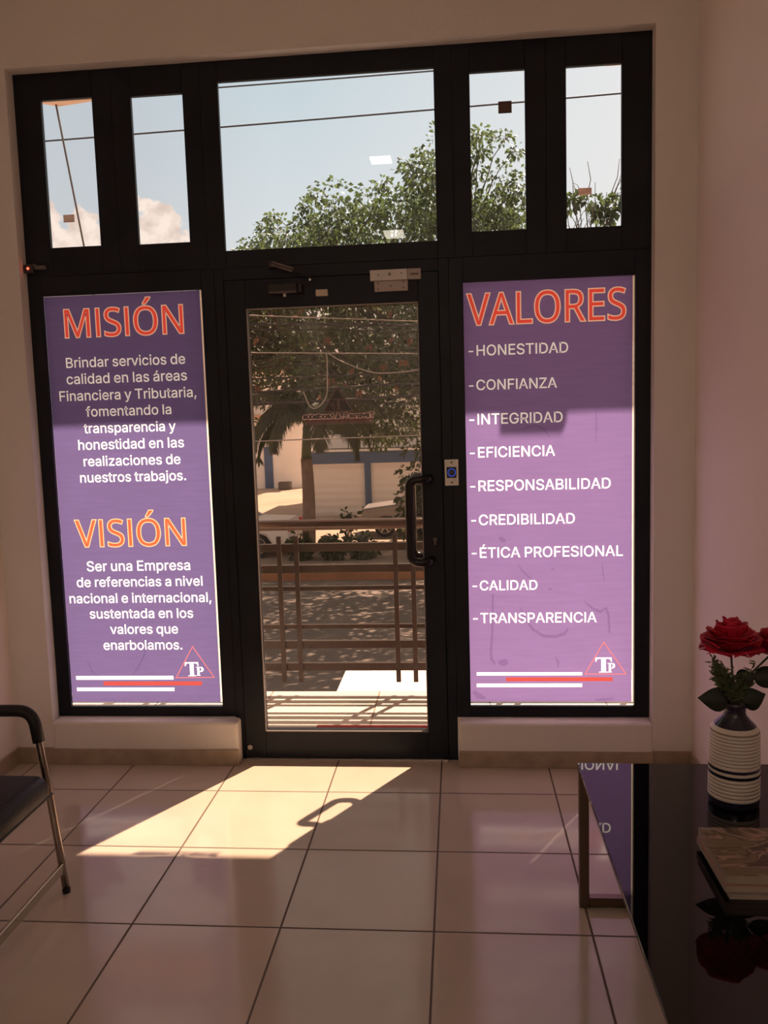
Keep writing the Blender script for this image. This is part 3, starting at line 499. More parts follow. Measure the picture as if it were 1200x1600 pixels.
# the serif T and P of the emblem, in a 0..100 box
T_SERIF = [(0, 72), (2, 100), (98, 100), (100, 72), (94, 72), (90, 84), (82, 91), (64, 91), (64, 10), (68, 5), (78, 4), (78, 0), (22, 0), (22, 4), (32, 5), (36, 10), (36, 91), (18, 91), (10, 84), (6, 72)]
P_SERIF = [(0, 100), (0, 95), (12, 93), (14, 88), (14, 10), (12, 5), (0, 4), (0, 0), (58, 0), (58, 4), (48, 5), (45, 10), (45, 42), (66, 42), (88, 48), (100, 62), (100, 80), (88, 94), (66, 100)]
P_HOLE = [(45, 50), (56, 50), (66, 58), (68, 71), (66, 84), (56, 93), (45, 93)]
def boxed(shape, x0, x1, z0, z1): return [(x0 + a / 100 * (x1 - x0), z0 + c / 100 * (z1 - z0)) for a, c in shape]

F_red = film('red_vinyl', (0.95, 0.10, 0.07), 0.95); F_pale = film('pale_outline_vinyl', (1.0, 0.62, 0.45), 0.98)
F_pale2 = film('cream_outline_vinyl', (0.62, 0.42, 0.24), 0.98); F_orange = film('orange_vinyl', (0.46, 0.105, 0.045), 0.95); F_stripe = film('red_stripe_vinyl', (0.38, 0.060, 0.050), 0.95)
F_white = film('white_vinyl', (0.98, 0.96, 0.93), 1.0); F_pink = film('pink_line_vinyl', (0.50, 0.14, 0.15), 0.95)
F_left = film('violet_vinyl', (0.142, 0.098, 0.222), 0.92, 0.05); F_right = film('lilac_vinyl', (0.210, 0.127, 0.278), 0.92, 0.05)
V_stain = veil('dried_water_mark', (0.80, 0.78, 0.82))

F_edge = film('bright_gap_film', (0.95, 0.72, 0.55), 1.0)  # cream film standing in for daylight through the gap beside the banner
def banner(rect, headings, lines, logo, stripes, material, label, stains, strip):
    Y = 0.0190
    x0, x1, z0, z1 = rect
    t = thing('printed_banner', label, 'banner', ((x0 + x1) / 2, Y, z0), 'printed banners on the side glass')
    holes = []; jobs = []
    for text, l, r, capz, fin, fout in headings:
        P = place(text, HUMANIST, l, r, Y, capz, 573)
        g = capz / 573; inner = [offset(p, -2 * g, P) for p in P]; outer = [offset(p, 20 * g, P) for p in P]
        holes += outer; jobs.append(('heading', inner, fin, text)); jobs.append(('heading_outline', outer + inner, fout, text))
    for text, l, r in lines:
        P = place(text, SANS, l, r, Y); P = [offset(p, 0.0006, P) for p in P]
        holes += P; jobs.append(('text_line', P, F_white, text))
    (ax, ay), (bx, by), (cx_, cy) = logo['tri']
    outer = px([(ax, ay), (bx, by), (cx_, cy)], Y); inner = offset(outer, -0.0042, [outer]); holes += [outer]
    jobs.append(('emblem_triangle', [outer, inner], F_pink, None))
    T = boxed(T_SERIF, *logo['T']); P_ = boxed(P_SERIF, *logo['P']); H = boxed(P_HOLE, *logo['P'])
    jobs.append(('emblem_letter', [T], F_white, None)); jobs.append(('emblem_letter', [P_, H], F_white, None))
    inner_holes = [T, P_, H]
    for k, (rc, m) in enumerate(stripes):
        holes.append(rc); jobs.append(('stripe', [rc], m, None))
    base = fill('banner_sheet', [[(x0, z0), (x1, z0), (x1, z1), (x0, z1)]] + holes + [inner] + inner_holes, Y, material, t)
    for name, polys, m, text in jobs: fill(name, polys, Y, m, t)
    fill('gap_glow_strip', [[(x1 + 0.0006, z0), (strip, z0), (strip, z1), (x1 + 0.0006, z1)]], Y, F_edge, t)
    for s in stains:
        bm = BM(); pts = [at(a, c, Y - 0.0010) for a, c, _ in s]; rs = [r_ for *_, r_ in s]
        L_, R_ = [], []
        for i, p in enumerate(pts):
            d = (pts[min(i + 1, len(pts) - 1)] - pts[max(0, i - 1)]).normalized(); n = Vector((-d.z, 0, d.x)) * rs[i] / 370.0
            L_.append(bm.verts.new(p + n)); R_.append(bm.verts.new(p - n))
        for i in range(len(pts) - 1): bm.faces.new((L_[i], L_[i + 1], R_[i + 1], R_[i]))
        obj('water_mark', bm, V_stain, t)
    return t

def lz(x, y): return at(x, y, 0.0190)
def rect_of(x0, x1, ytop, ybot):
    a = lz(x0, (ytop + ybot) / 2); c = lz(x1, (ytop + ybot) / 2); m = (x0 + x1) / 2
    return (a.x, c.x, lz(m, ybot).z, lz(m, ytop).z)
capz1 = (lz(104, 484.5).z - lz(104, 527.6).z)
banner((-1.5945, -0.9115, 0.2525, 2.0405),
       [('MISIÓN', (102.7, 527.6), (286.7, 520.2), 0.1165, F_red, F_pale), ('VISIÓN', (119.8, 854.6), (290.8, 851.5), 0.117, F_orange, F_pale2)],
       [('Brindar servicios de', (103.8, 575), (289.4, 568)), ('calidad en las áreas', (104.6, 600), (292.2, 594.5)), ('Financiera y Tributaria,', (93.6, 626.6), (306.8, 620.3)),
        ('fomentando la', (134.9, 651.4), (267.7, 646.4)), ('transparencia y', (131.6, 676.7), (274.6, 673)), ('honestidad en las', (123, 703.6), (287.5, 698)),
        ('realizaciones de', (131.3, 728.4), (282, 724.8)), ('nuestros trabajos.', (125.8, 753.7), (290.8, 750.4)),
        ('Ser una Empresa', (136.3, 893), (297.1, 890)), ('de referencias a nivel', (120.6, 917.7), (316.4, 914.4)), ('nacional e internacional,', (109.3, 942.4), (330.1, 940.5)),
        ('sustentada en los', (140.9, 966.6), (301.8, 964.7)), ('valores que', (172.8, 990.6), (278.2, 989.5)), ('enarbolamos.', (162.4, 1015.6), (284.8, 1014.2))],
       {'tri': ((300.7, 1009.0), (274.0, 1059.6), (336, 1059)), 'T': rect_of(289, 310.5, 1034.7, 1056.4), 'P': rect_of(306.5, 318.3, 1042, 1055.6)},
       [([(rect_of(118.9, 271, 1056.1, 1062)[i], rect_of(118.9, 271, 1056.1, 1062)[j]) for i, j in ((0, 2), (1, 2), (1, 3), (0, 3))], F_white),
        ([(rect_of(161.8, 315.6, 1064.8, 1071)[i], rect_of(161.8, 315.6, 1064.8, 1071)[j]) for i, j in ((0, 2), (1, 2), (1, 3), (0, 3))], F_stripe),
        ([(rect_of(120.3, 272.4, 1074.4, 1079.8)[i], rect_of(120.3, 272.4, 1074.4, 1079.8)[j]) for i, j in ((0, 2), (1, 2), (1, 3), (0, 3))], F_white)],
       F_left, 'violet backlit banner headed MISIÓN and VISIÓN in the glass left of the door',
       [[(231, 1001, 0.6), (226, 1022, 1.3), (215, 1045, 1.3), (206, 1056, 0.5)], [(136, 1030, 0.5), (143, 1048, 1.1), (152, 1056, 0.4)]], -0.8984)
banner((0.1926, 0.8715, 0.2555, 2.0224),
       [('VALORES', (730.8, 507.5), (977.3, 499.3), 0.1245, F_red, F_pale)],
       [('-HONESTIDAD', (732.3, 556.2), (887.5, 550.7)), ('-CONFIANZA', (732.9, 609.6), (870, 605.8)), ('-INTEGRIDAD', (733.7, 663), (879, 659.8)), ('-EFICIENCIA', (734.6, 714.6), (867, 712.5)),
        ('-RESPONSABILIDAD', (735.2, 766.2), (954, 764.2)), ('-CREDIBILIDAD', (736.7, 820.3), (898, 817.9)), ('-ÉTICA PROFESIONAL', (737.5, 871), (973, 869)), ('-CALIDAD', (738.7, 922.3), (839.6, 921.5)), ('-TRANSPARENCIA', (739.6, 973), (932, 972.5))],
       {'tri': ((943.2, 1001.7), (913, 1053.9), (979.5, 1053.9)), 'T': rect_of(930, 956.2, 1027.2, 1050.8), 'P': rect_of(949.5, 961, 1036, 1050.4)},
       [([(rect_of(744.8, 909.6, 1050.4, 1055.3)[i], rect_of(744.8, 909.6, 1050.4, 1055.3)[j]) for i, j in ((0, 2), (1, 2), (1, 3), (0, 3))], F_white),
        ([(rect_of(790.6, 957.4, 1058.3, 1064.4)[i], rect_of(790.6, 957.4, 1058.3, 1064.4)[j]) for i, j in ((0, 2), (1, 2), (1, 3), (0, 3))], F_stripe),
        ([(rect_of(744.8, 909.6, 1068, 1073.4)[i], rect_of(744.8, 909.6, 1068, 1073.4)[j]) for i, j in ((0, 2), (1, 2), (1, 3), (0, 3))], F_white)],
       F_right, 'lilac backlit banner headed VALORES in the glass right of the door',
       [[(812, 947, 0.6), (820, 966, 1.6), (833, 984, 2.2), (850, 994, 2.4), (868, 995, 2.4), (882, 990, 2.2), (888, 982, 1.2)],
        [(770, 928, 1.4), (770, 960, 2.0), (769, 990, 1.8), (767, 1020, 2.0), (768, 1030, 2.6), (774, 1038, 1.4)],
        [(912, 939, 0.6), (925, 950, 1.8), (938, 956, 2.2), (947, 950, 2.4), (951, 962, 2.0), (952, 985, 1.8), (953, 990, 0.6)],
        [(809, 881, 0.6), (816, 892, 1.5), (826, 901, 1.5), (834, 908, 0.5)], [(860, 890, 0.6), (865, 889, 1.6), (867, 891, 0.5)],
        [(857, 919, 1.2), (860, 921, 2), (863, 920, 1)], [(779, 1035, 3), (786, 1036, 6), (793, 1033, 4)], [(780, 840, 2), (785, 843, 4), (790, 846, 2)],
        [(941, 880, 0.5), (942, 893, 1.2), (944, 908, 0.5)], [(818, 672, 0.5), (822, 668, 1.2), (836, 664, 1.4), (850, 670, 1.2), (859, 684, 0.5)],
        [(931, 640, 0.5), (932, 662, 1.2), (931, 690, 0.5)], [(740, 1080, 3), (748, 1088, 5), (758, 1091, 2)], [(930, 1094, 1), (945, 1093, 2.2), (960, 1092, 1)], [(868, 1026, 0.6), (872, 1034, 2), (872, 1044, 0.8)]], 0.8793)

# ------------------------------------------------------------------ reversed company emblem stuck on the outside of the door glass
t = thing('glass_decal', 'black triangle emblem with reversed company name stuck on the door glass', 'sticker', (-0.35, 0.0345, 1.5))
Yd = 0.0345
tri = px([(526.2, 602.3), (504.0, 644.3), (553.2, 643.3)], Yd); tin = offset(tri, -0.0055, [tri])
D_black = mat('decal_black', (0.012, 0.010, 0.012), 0.5); D_grey = mat('decal_mauve_grey', (0.22, 0.15, 0.15), 0.5); D_red = mat('decal_red', (0.30, 0.03, 0.05), 0.5); D_pale = film('decal_pale', (0.34, 0.21, 0.20), 0.85)
T = boxed(T_SERIF, at(537, 640, Yd).x, at(521, 640, Yd).x, at(530, 640, Yd).z, at(530, 622.7, Yd).z)
P_ = boxed(P_SERIF, at(524, 640, Yd).x, at(516.5, 640, Yd).x, at(520, 640, Yd).z, at(520, 629, Yd).z)
H_ = boxed(P_HOLE, at(524, 640, Yd).x, at(516.5, 640, Yd).x, at(520, 640, Yd).z, at(520, 629, Yd).z)
fill('triangle', [tin, T, P_, H_], Yd, D_black, t); fill('triangle_border', [tri, tin], Yd, D_grey, t)
fill('emblem_letter', [T], Yd, D_grey, t); fill('emblem_letter', [P_, H_], Yd, D_grey, t)
P = place('Taveras P. & Asociados', SANS, (583.7, 652.6), (474.0, 653.8), Yd); Pb = [offset(p, 0.0019, P) for p in P]; Po = [offset(p, 0.0033, P) for p in P]
fill('company_name', Pb, Yd, D_black, t)
fill('name_outline', Po, Yd + 0.0006, D_pale, t)
fill('red_rule', [rectpx(475.5, 581, 656, 657.8, Yd)], Yd, D_red, t)
P = place('CONTADORES PÚBLICOS AUTORIZADOS', SANS, (583, 662.2), (477, 663), Yd); P = [offset(p, 0.0007, P) for p in P]
fill('small_text', P, Yd, mat('decal_small_print', (0.30, 0.16, 0.16), 0.5), t)

# ================================================================== INTERIOR THINGS
# ceiling panels (behind the camera; two of them are mirrored in the high centre pane)
def panel(x, y, hx, hy, s, label):
    t = thing('ceiling_light', label, 'ceiling light', (x, y, HC), 'flush ceiling panels')
    bm = BM(); box(bm, x - hx - .015, x + hx + .015, y - hy - .015, y + hy + .015, HC - 0.02, HC, 0.003); obj('frame', bm, M_white, t)
    bm = BM(); box(bm, x - hx, x + hx, y - hy, y + hy, HC - 0.023, HC - 0.019); obj('diffuser', bm, emit('lamp_white', (1.0, 0.90, 0.77), s), t)
BACK_FILL = 12.0
panel(-0.39, -3.14, 0.080, 0.095, 10.0, 'small square ceiling panel nearest the shop front')
panel(-0.48, -5.72, 0.105, 0.20, 10.0, 'oblong ceiling panel in the middle of the room')
panel(-0.36, -8.2, 0.60, 0.30, BACK_FILL, 'added ceiling panel, unseen at the far back, brightening the room')  # unseen panel added to lift the light in the room

# ---- chair
M_leather = mat('black_leather', (0.006, 0.005, 0.005), 0.5, 0, 0.35, 0.2, 20, 0.15, 120)
M_tube = mat('satin_chrome_tube', (0.42, 0.36, 0.31), 0.22, 1.0)
ch = thing('waiting_chair', 'black padded waiting chair on satin steel tube frame by the left wall', 'chair', (-1.4, -1.35, 0))
YA, YN = -1.067, -1.66
b = BM(); box(b, -1.66, -1.087, YN + 0.035, YA - 0.028, 0.328, 0.412, 0.036, 5)
for v in b.verts:
    fx = (v.co.x + 1.66) / 0.573; fy = (v.co.y - (YN + YA) / 2) / 0.28
    if v.co.z > 0.37: v.co.z += 0.012 * (1 - fy * fy) * (1 - (2 * fx - 1) ** 2)
    if abs(fy) > 0.6 and fx > 0.8: v.co.x -= 0.055 * (abs(fy) - 0.6) / 0.4
seat = obj('seat', b, M_leather, ch, True)
b = BM(); tube(b, [(-1.16, YA - 0.031, 0.372), (-1.64, YA - 0.031, 0.372)], 0.0035, 6); tube(b, [(-1.091, YN + .09, 0.372), (-1.091, YA - 0.09, 0.372)], 0.0035, 6); obj('piping', b, M_leather, seat)
b = BM(); obox(b, (-1.70, (YA + YN) / 2, 0.66), (Vector((0.18, 0, 0.98)).normalized() * -1 if False else Vector((0.984, 0, 0.179)), Vector((0, 1, 0)), Vector((-0.179, 0, 0.984))), (0.032, 0.265, 0.22), 0.028); obj('backrest', b, M_leather, ch, True)
for y in (YA, YN):
    b = BM(); pts = rounded([(-1.117, y, 0.008), (-1.146, y, 0.298), (-1.168, y, 0.480), (-1.185, y, 0.600), (-1.45, y, 0.600), (-1.63, y, 0.585), (-1.715, y, 0.50), (-1.735, y, 0.012)], 0.10, 8)
    tube(b, pts, 0.0115, 14); obj('side_frame', b, M_tube, ch, True)
    b = BM(); pts = rounded([(-1.171, y, 0.500), (-1.185, y, 0.600), (-1.45, y, 0.600), (-1.56, y, 0.592)], 0.10, 8); tube(b, pts, 0.0185, 16); obj('armrest', b, mat('black_rubber', (0.013, 0.012, 0.012), 0.6), ch, True)
    for x in (-1.1165, -1.735):
        b = BM(); tube(b, [(x, y, 0.0), (x, y, 0.014)], 0.0128, 14); obj('foot_cap', b, M_black, ch, True)
for x in (-1.125, -1.733):
    b = BM(); box(b, x - 0.004, x + 0.008, YN, YA, 0.068, 0.100, 0.002, 1); obj('stretcher', b, M_tube, ch)
b = BM(); tube(b, [(-1.20, YN, 0.325), (-1.20, YA, 0.325)], 0.010, 10); obj('cross_rail', b, M_tube, ch, True)
b = BM(); tube(b, [(-1.58, YN, 0.325), (-1.58, YA, 0.325)], 0.010, 10); obj('cross_rail', b, M_tube, ch, True)
b = BM(); tube(b, [(-1.715, YN, 0.50), (-1.715, YA, 0.50)], 0.010, 10); obj('cross_rail', b, M_tube, ch, True)

# ---- glass table
TX0, TX1, TY0, TY1, TZ = 0.495, 1.055, -2.46, -1.060, 0.44
tb = thing('glass_table', 'long low table with black glass top on dark metal legs', 'table', ((TX0 + TX1) / 2, (TY0 + TY1) / 2, 0))
mg = mat('black_glass', (0.004, 0.0035, 0.0035), 0.015, 0, 0.5); mg.node_tree.nodes['Principled BSDF'].inputs['IOR'].default_value = 1.5
b = BM(); box(b, TX0, TX1, TY0, TY1, TZ - 0.010, TZ, 0.0012, 2); obj('table_top', b, mg, tb)
M_leg = mat('dark_bronze_metal', (0.16, 0.115, 0.085), 0.3, 0.85)
for y in (-1.078, -2.40):
    for x in (0.510, 1.030):
        b = BM(); box(b, x - 0.014, x + 0.014, y - 0.014, y + 0.014, 0.0, TZ - 0.0105, 0.002, 1); obj('leg', b, M_leg, tb)
    b = BM(); box(b, 0.5245, 1.0155, y - 0.014, y + 0.014, 0.004, 0.032, 0.002, 1); obj('floor_rail', b, M_leg, tb)
    b = BM(); box(b, 0.5245, 1.0155, y - 0.012, y + 0.012, TZ - 0.038, TZ - 0.0105, 0.002, 1); obj('apron', b, M_leg, tb)
for x in (0.510, 1.030):
    b = BM(); box(b, x - 0.010, x + 0.010, -2.385, -1.093, TZ - 0.030, TZ - 0.0105, 0.002, 1); obj('side_rail', b, M_leg, tb)
b = BM(); disc(b, (0.535, -1.076, 0.002), (0, 0, 1), 0.009, 0.004, 12); obj('glide', b, M_black, tb); b = BM(); disc(b, (0.60, -2.40, 0.002), (0, 0, 1), 0.009, 0.004, 12); obj('glide', b, M_black, tb)

# ---- vase, roses
_v = onz(1146, 1253, TZ); VX, VY = _v.x, _v.y
va = thing('striped_vase', 'white ribbed vase with navy neck and two dark bands on the black table', 'vase', (VX, VY, TZ))
M_vw = mat('white_glaze', (0.72, 0.65, 0.56), 0.28, 0, 0.5, 0.04, 20); M_vn = mat('navy_glaze', (0.012, 0.012, 0.030), 0.12, 0, 0.6); M_groove = mat('brown_groove', (0.30, 0.235, 0.18), 0.6)
prof = [(0.040, 0.0), (0.062, 0.001), (0.0635, 0.008), (0.0640, 0.024)]; mats = [1, 1, 1]
def ribs(z0, z1, n, r0, r1):
    for i in range(n):
        za = z0 + (z1 - z0) * i / n; zb = z0 + (z1 - z0) * (i + 1) / n; h = zb - za; r = r0 + (r1 - r0) * (i + 0.5) / n
        prof.extend([(r, za + h * 0.05), (r + 0.0008, za + h * 0.38), (r, za + h * 0.78), (r - 0.0004, za + h * 0.82), (r - 0.0004, zb - h * 0.01)]); mats.extend([0, 0, 0, 2, 2])
mats.append(0); ribs(0.0245, 0.084, 6, 0.0640, 0.0640)
mats[-1] = 0; prof.append((0.0640, 0.0845)); mats.append(1); prof.append((0.0640, 0.0925)); mats.append(0); prof.append((0.0640, 0.1005)); mats.append(1); prof.append((0.0640, 0.1085)); mats.append(0)
ribs(0.109, 0.200, 10, 0.0640, 0.0615)
prof += [(0.0605, 0.2035), (0.0585, 0.2055)]; mats += [0, 0]
prof += [(0.052, 0.2135), (0.039, 0.227), (0.0285, 0.240), (0.0265, 0.250), (0.028, 0.262), (0.0325, 0.274), (0.0305, 0.275), (0.024, 0.262), (0.010, 0.255)]; mats += [1] * 9
b = BM(); lathe(b, prof, (VX, VY, TZ), 56, mats[:len(prof) - 1])
obj('body', b, [M_vw, M_vn, M_groove], va, True)

random.seed(5)
M_rose = mat('red_petal', (0.55, 0.014, 0.045), 0.55, 0, 0.3, 0.25, 25)
M_dleaf = leafmat('dark_rose_leaf', (0.018, 0.028, 0.014), 0.15, 0.3); M_stem = mat('green_stem', (0.05, 0.06, 0.025), 0.6)
M_fern = leafmat('grey_green_sprig', (0.10, 0.12, 0.055), 0.3, 0.3)
def petal(bm, c, yaw, r, h, tilt, w, curl, lift):
    n, m = 8, 10; g = []; ph = random.uniform(0, 6)
    for i in range(n + 1):
        v = i / n; row = []
        for j in range(m + 1):
            u = (j / m - 0.5) * 2
            width = w * (0.30 + 0.70 * sin(min(1.0, v / 0.72) * pi / 2))
            ang = u * width
            hh = h * v * (1 - 0.30 * (abs(u) ** 3.0) * v)
            lip = max(0, v - 0.62) / 0.38
            rad = r * (0.22 + 0.78 * sin(v * pi / 2)) + curl * lip * lip + 0.0022 * sin(3 * u + ph) * lip
            z = hh - curl * 0.55 * lip * lip + 0.0020 * sin(4 * u + ph) * lip
            p = Vector((rad * cos(ang), rad * sin(ang), z + lift))
            p = Matrix.Rotation(tilt, 3, 'Y') @ p
            p = Matrix.Rotation(yaw, 3, 'Z') @ p
            row.append(bm.verts.new(Vector(c) + p))
        g.append(row)
    for i in range(n):
        for j in range(m): bm.faces.new((g[i][j], g[i][j + 1], g[i + 1][j + 1], g[i + 1][j]))
def leaf(bm, base, d, length, width, nrm=None, fold=0.25, n=6):
    d = Vector(d).normalized(); nrm = Vector(nrm) if nrm else Vector((0, 0, 1)); s = d.cross(nrm)
    s = s.normalized() if s.length > 1e-4 else d.orthogonal().normalized(); nn = s.cross(d)
    rows = []
    for i in range(n + 1):
        t = i / n; wd = width * 0.5 * sin(pi * min(1, 0.06 + 0.94 * t) ** 0.8) if 0 < i < n else 0.0008
        p = Vector(base) + d * (length * t) - nn * (0.18 * length * t * t)
        rows.append([bm.verts.new(p - s * wd + nn * wd * fold), bm.verts.new(p), bm.verts.new(p + s * wd + nn * wd * fold)])
    for a, c in zip(rows, rows[1:]):
        bm.faces.new((a[0], a[1], c[1], c[0])); bm.faces.new((a[1], a[2], c[2], c[1]))
def rose(c, R, label, base, leaves, tiltv):
    t = thing('rose', label, 'flower', base, 'red roses in the striped vase')
    bm = BM()
    k = 0
    for ring_, (cnt, r, h, tilt, w, curl, lift) in enumerate(((5, 0.22, 0.95, 0.02, 1.3, 0.02, 0.30), (6, 0.40, 0.98, 0.14, 1.05, 0.06, 0.22), (7, 0.60, 0.98, 0.24, 0.85, 0.12, 0.12), (8, 0.74, 0.98, 0.30, 0.75, 0.18, 0.06), (9, 0.86, 0.86, 0.40, 0.66, 0.20, -0.02))):
        for i in range(cnt):
            petal(bm, c, 2 * pi * (i + 0.5 * (ring_ % 2)) / cnt + random.uniform(-.15, .15) + ring_ * 0.4, R * r * random.uniform(.92, 1.08), R * h * random.uniform(.92, 1.06), tilt, w, R * curl, R * lift - R * 0.55)
    fl = obj('bloom', bm, M_rose, t, True)
    md = fl.modifiers.new('thickness', 'SOLIDIFY'); md.thickness = 0.0008
    bm = BM(); tube(bm, [base, (base[0] * .7 + c[0] * .3, base[1] * .7 + c[1] * .3, (base[2] + c[2]) / 2), (c[0], c[1], c[2] - R * 0.4)], 0.0028, 8); obj('stem', bm, M_stem, t, True)
    for bs, d, l_, w_ in leaves:
        bm = BM(); leaf(bm, bs, d, l_, w_, NF, 0.15, 10); lf = obj('leaf', bm, M_dleaf, t, True); lf.modifiers.new('thickness', 'SOLIDIFY').thickness = 0.0008
    return t
Z0 = TZ + 0.262
NF = (0.1, -1, 0.25)
_c = at(1142, 997, VY); _q = lambda x, y, d=0.0: tuple(at(x, y, VY + d))
rose(tuple(_c), 0.076, 'large open red rose leaning left above the striped vase', (VX - 0.006, VY, Z0),
     [(_q(1138, 1094, -.012), (-1, -0.1, 0.10), 0.075, 0.062), (_q(1158, 1096, -.014), (0.75, -0.2, 0.30), 0.062, 0.060), (_q(1150, 1062, -.02), (0.75, -0.3, 0.25), 0.050, 0.048)], 0)
_c2 = at(1212, 1006, VY)
rose((_c2.x, VY + 0.012, _c2.z), 0.060, 'second red rose tilted right of the large bloom in the vase', (VX + 0.010, VY, Z0),
     [(_q(1176, 1058, -.006), (0.95, -0.15, 0.05), 0.085, 0.056)], 0)
t = thing('fern_sprig', 'grey-green feathery sprig tucked under the large rose', 'foliage', (VX - 0.002, VY - 0.006, Z0))
random.seed(11)
bmS = BM(); bmF = BM()
for i in range(64):
    a = random.uniform(pi * 0.60, pi * 1.85); l_ = random.uniform(0.05, 0.115); e_ = Vector((VX - 0.002 + cos(a) * l_ * 0.55, VY - 0.006 + sin(a) * l_ * 0.35, Z0 + 0.02 + l_ * random.uniform(0.55, 1.0)))
    s0 = Vector((VX - 0.002 + random.uniform(-.006, .006), VY - 0.006, Z0 - 0.005)); mid = (s0 + e_) / 2 + Vector((0, 0, 0.012))
    pts = [s0, mid, e_]; tube(bmS, pts, 0.0009, 5)
    for k in range(20):
        q = k / 19; p = s0 * (1 - q) ** 2 + mid * 2 * q * (1 - q) + e_ * q * q
        if q < 0.30: continue
        leaf(bmF, p, (random.uniform(-1, 1), random.uniform(-1, 1), random.uniform(-.1, .9)), random.uniform(.012, .020), 0.0048, (0, -1, .3), .1, 3)
obj('stems', bmS, M_stem, t); obj('fronds', bmF, M_fern, t, True)

# ---- magazines
def magazine(name, x0, x1, y0, y1, z0, z1, cover, label, ang=0.0, art=False):
    x0 -= 0.010; x1 -= 0.010; y0 -= 0.047; y1 -= 0.047
    c = Vector(((x0 + x1) / 2, (y0 + y1) / 2, z0)); t = thing(name, label, 'magazine', c, 'stacked magazines on the glass table')
    bm = BM(); box(bm, x0 + .001, x1 - .002, y0 + .001, y1 - .001, z0 + .0008, z1 - .0008)
    obj('pages', bm, M_pages, t)
    bm = BM(); box(bm, x0, x1, y0, y1, z1 - .0008, z1, 0.0002, 1); obj('front_cover', bm, cover, t)
    bm = BM(); box(bm, x0, x1, y0, y1, z0, z0 + .0008, 0.0002, 1); obj('back_cover', bm, M_backcover, t)
    t.rotation_euler.z = ang
    return t
M_pages = mat('page_edges', (0.36, 0.30, 0.24), 0.7, 0, 0.2, 0.35, 3); M_backcover = mat('grey_cover', (0.36, 0.31, 0.28), 0.35)
def covermat():
    m = mat('printed_art_cover', (0.3, 0.22, 0.14), 0.28); t = m.node_tree; bs = t.nodes['Principled BSDF']
    tcn = t.nodes.new('ShaderNodeTexCoord'); mp = t.nodes.new('ShaderNodeMapping'); mp.inputs['Scale'].default_value = (2.4, 4.6, 3); mp.inputs['Rotation'].default_value = (0, 0, 0.35)
    n = t.nodes.new('ShaderNodeTexNoise'); n.inputs['Scale'].default_value = 2.4; n.inputs['Detail'].default_value = 3; n.inputs['Distortion'].default_value = 1.4
    t.links.new(tcn.outputs['Object'], mp.inputs[0]); t.links.new(mp.outputs[0], n.inputs['Vector'])
    r = t.nodes.new('ShaderNodeValToRGB'); t.links.new(n.outputs['Fac'], r.inputs[0]); e = r.color_ramp.elements
    e[0].position = 0.33; e[0].color = (0.045, 0.026, 0.018, 1); e[1].position = 0.72; e[1].color = (0.25, 0.19, 0.115, 1)
    for p_, c_ in ((0.42, (0.13, 0.08, 0.055, 1)), (0.46, (0.46, 0.32, 0.23, 1)), (0.51, (0.10, 0.062, 0.04, 1)), (0.55, (0.24, 0.185, 0.11, 1)), (0.64, (0.21, 0.165, 0.10, 1))):
        q = e.new(p_); q.color = c_
    t.links.new(r.outputs[0], bs.inputs['Base Color']); return m
M_cover = covermat()
magazine('magazine', 0.724, 1.004, -1.717, -1.505, TZ, TZ + 0.011, mat('grey_lower_cover', (0.30, 0.25, 0.22), 0.4), 'thin grey magazine lying directly on the table, lowest in the stack', 0.0)
magazine('magazine', 0.716, 0.996, -1.709, -1.497, TZ + 0.0115, TZ + 0.026, mat('reddish_cover', (0.40, 0.22, 0.16), 0.4), 'reddish edged magazine in the middle of the small stack', 0.006)
tm = magazine('magazine', 0.720, 1.000, -1.703, -1.492, TZ + 0.0265, TZ + 0.046, M_cover, 'thick magazine with brown art cover, topmost of the small stack', 0.0)
bm = BM(); box(bm, 0.717, 0.747, -1.550, -1.543, TZ + 0.046, TZ + 0.0463); obj('cover_label', bm, mat('pale_label', (0.62, 0.54, 0.46), 0.5), tm)
bm = BM()
for k in range(6): box(bm, 0.720 + k * 0.0042, 0.7228 + k * 0.0042, -1.5485, -1.5445, TZ + 0.0463, TZ + 0.0465)
obj('label_print', bm, M_dark, tm)

# ================================================================== OUTDOORS
M_porch = tilemat('white_porch_tile', (0.66, 0.60, 0.55), (0.30, 0.22, 0.18), 0.60, -0.30, 0.40, 0.006, 0.5, 0.4, 0.04)
PZ = -0.02; PYE = 0.987
GZ = -2.25
b = BM(); box(b, -3.6, 3.2, YB, PYE, PZ - 0.2, PZ, 0.004, 1); struct('porch_floor', b, M_porch)
b = BM(); box(b, -0.545, 2.4, PYE + 0.0005, 1.42, PZ - 0.2, PZ - 0.001, 0.004, 1); struct('porch_landing', b, mat('white_concrete', (0.82, 0.78, 0.74), 0.6, 0, 0.3, 0.03, 3))
b = BM(); box(b, -3.6, 3.2, YB + 0.05, PYE - 0.05, GZ, PZ - 0.2); box(b, -0.45, 2.3, PYE - 0.05, 1.38, GZ, PZ - 0.2); struct('porch_base', b, mat('grey_plinth', (0.45, 0.40, 0.36), 0.8, 0, 0.2, 0.1, 2))
b = BM(); box(b, -3.6, 3.2, YB, YB + 0.01, GZ, PZ); box(b, -3.6, FX0, YB, YB + 0.01, PZ, 4.6); box(b, FX1, 3.2, YB, YB + 0.01, PZ, 4.6); box(b, FX0, FX1, YB, YB + 0.01, FZ1, 4.6)
struct('facade_wall', b, mat('peach_facade', (0.75, 0.55, 0.42), 0.8, 0, 0.2, 0.05, 2))
b = BM(); box(b, -0.56, 0.10, 0.12, 0.445, PZ + 0.0005, PZ + 0.010, 0.002, 1)
o = obj('door_mat', b, mat('red_mat_pile', (0.42, 0.03, 0.045), 0.95, 0, 0.1, 0.25, 60, 0.6, 300)); tag(o, 'red doormat on the white porch tiles outside the glass door', 'doormat')

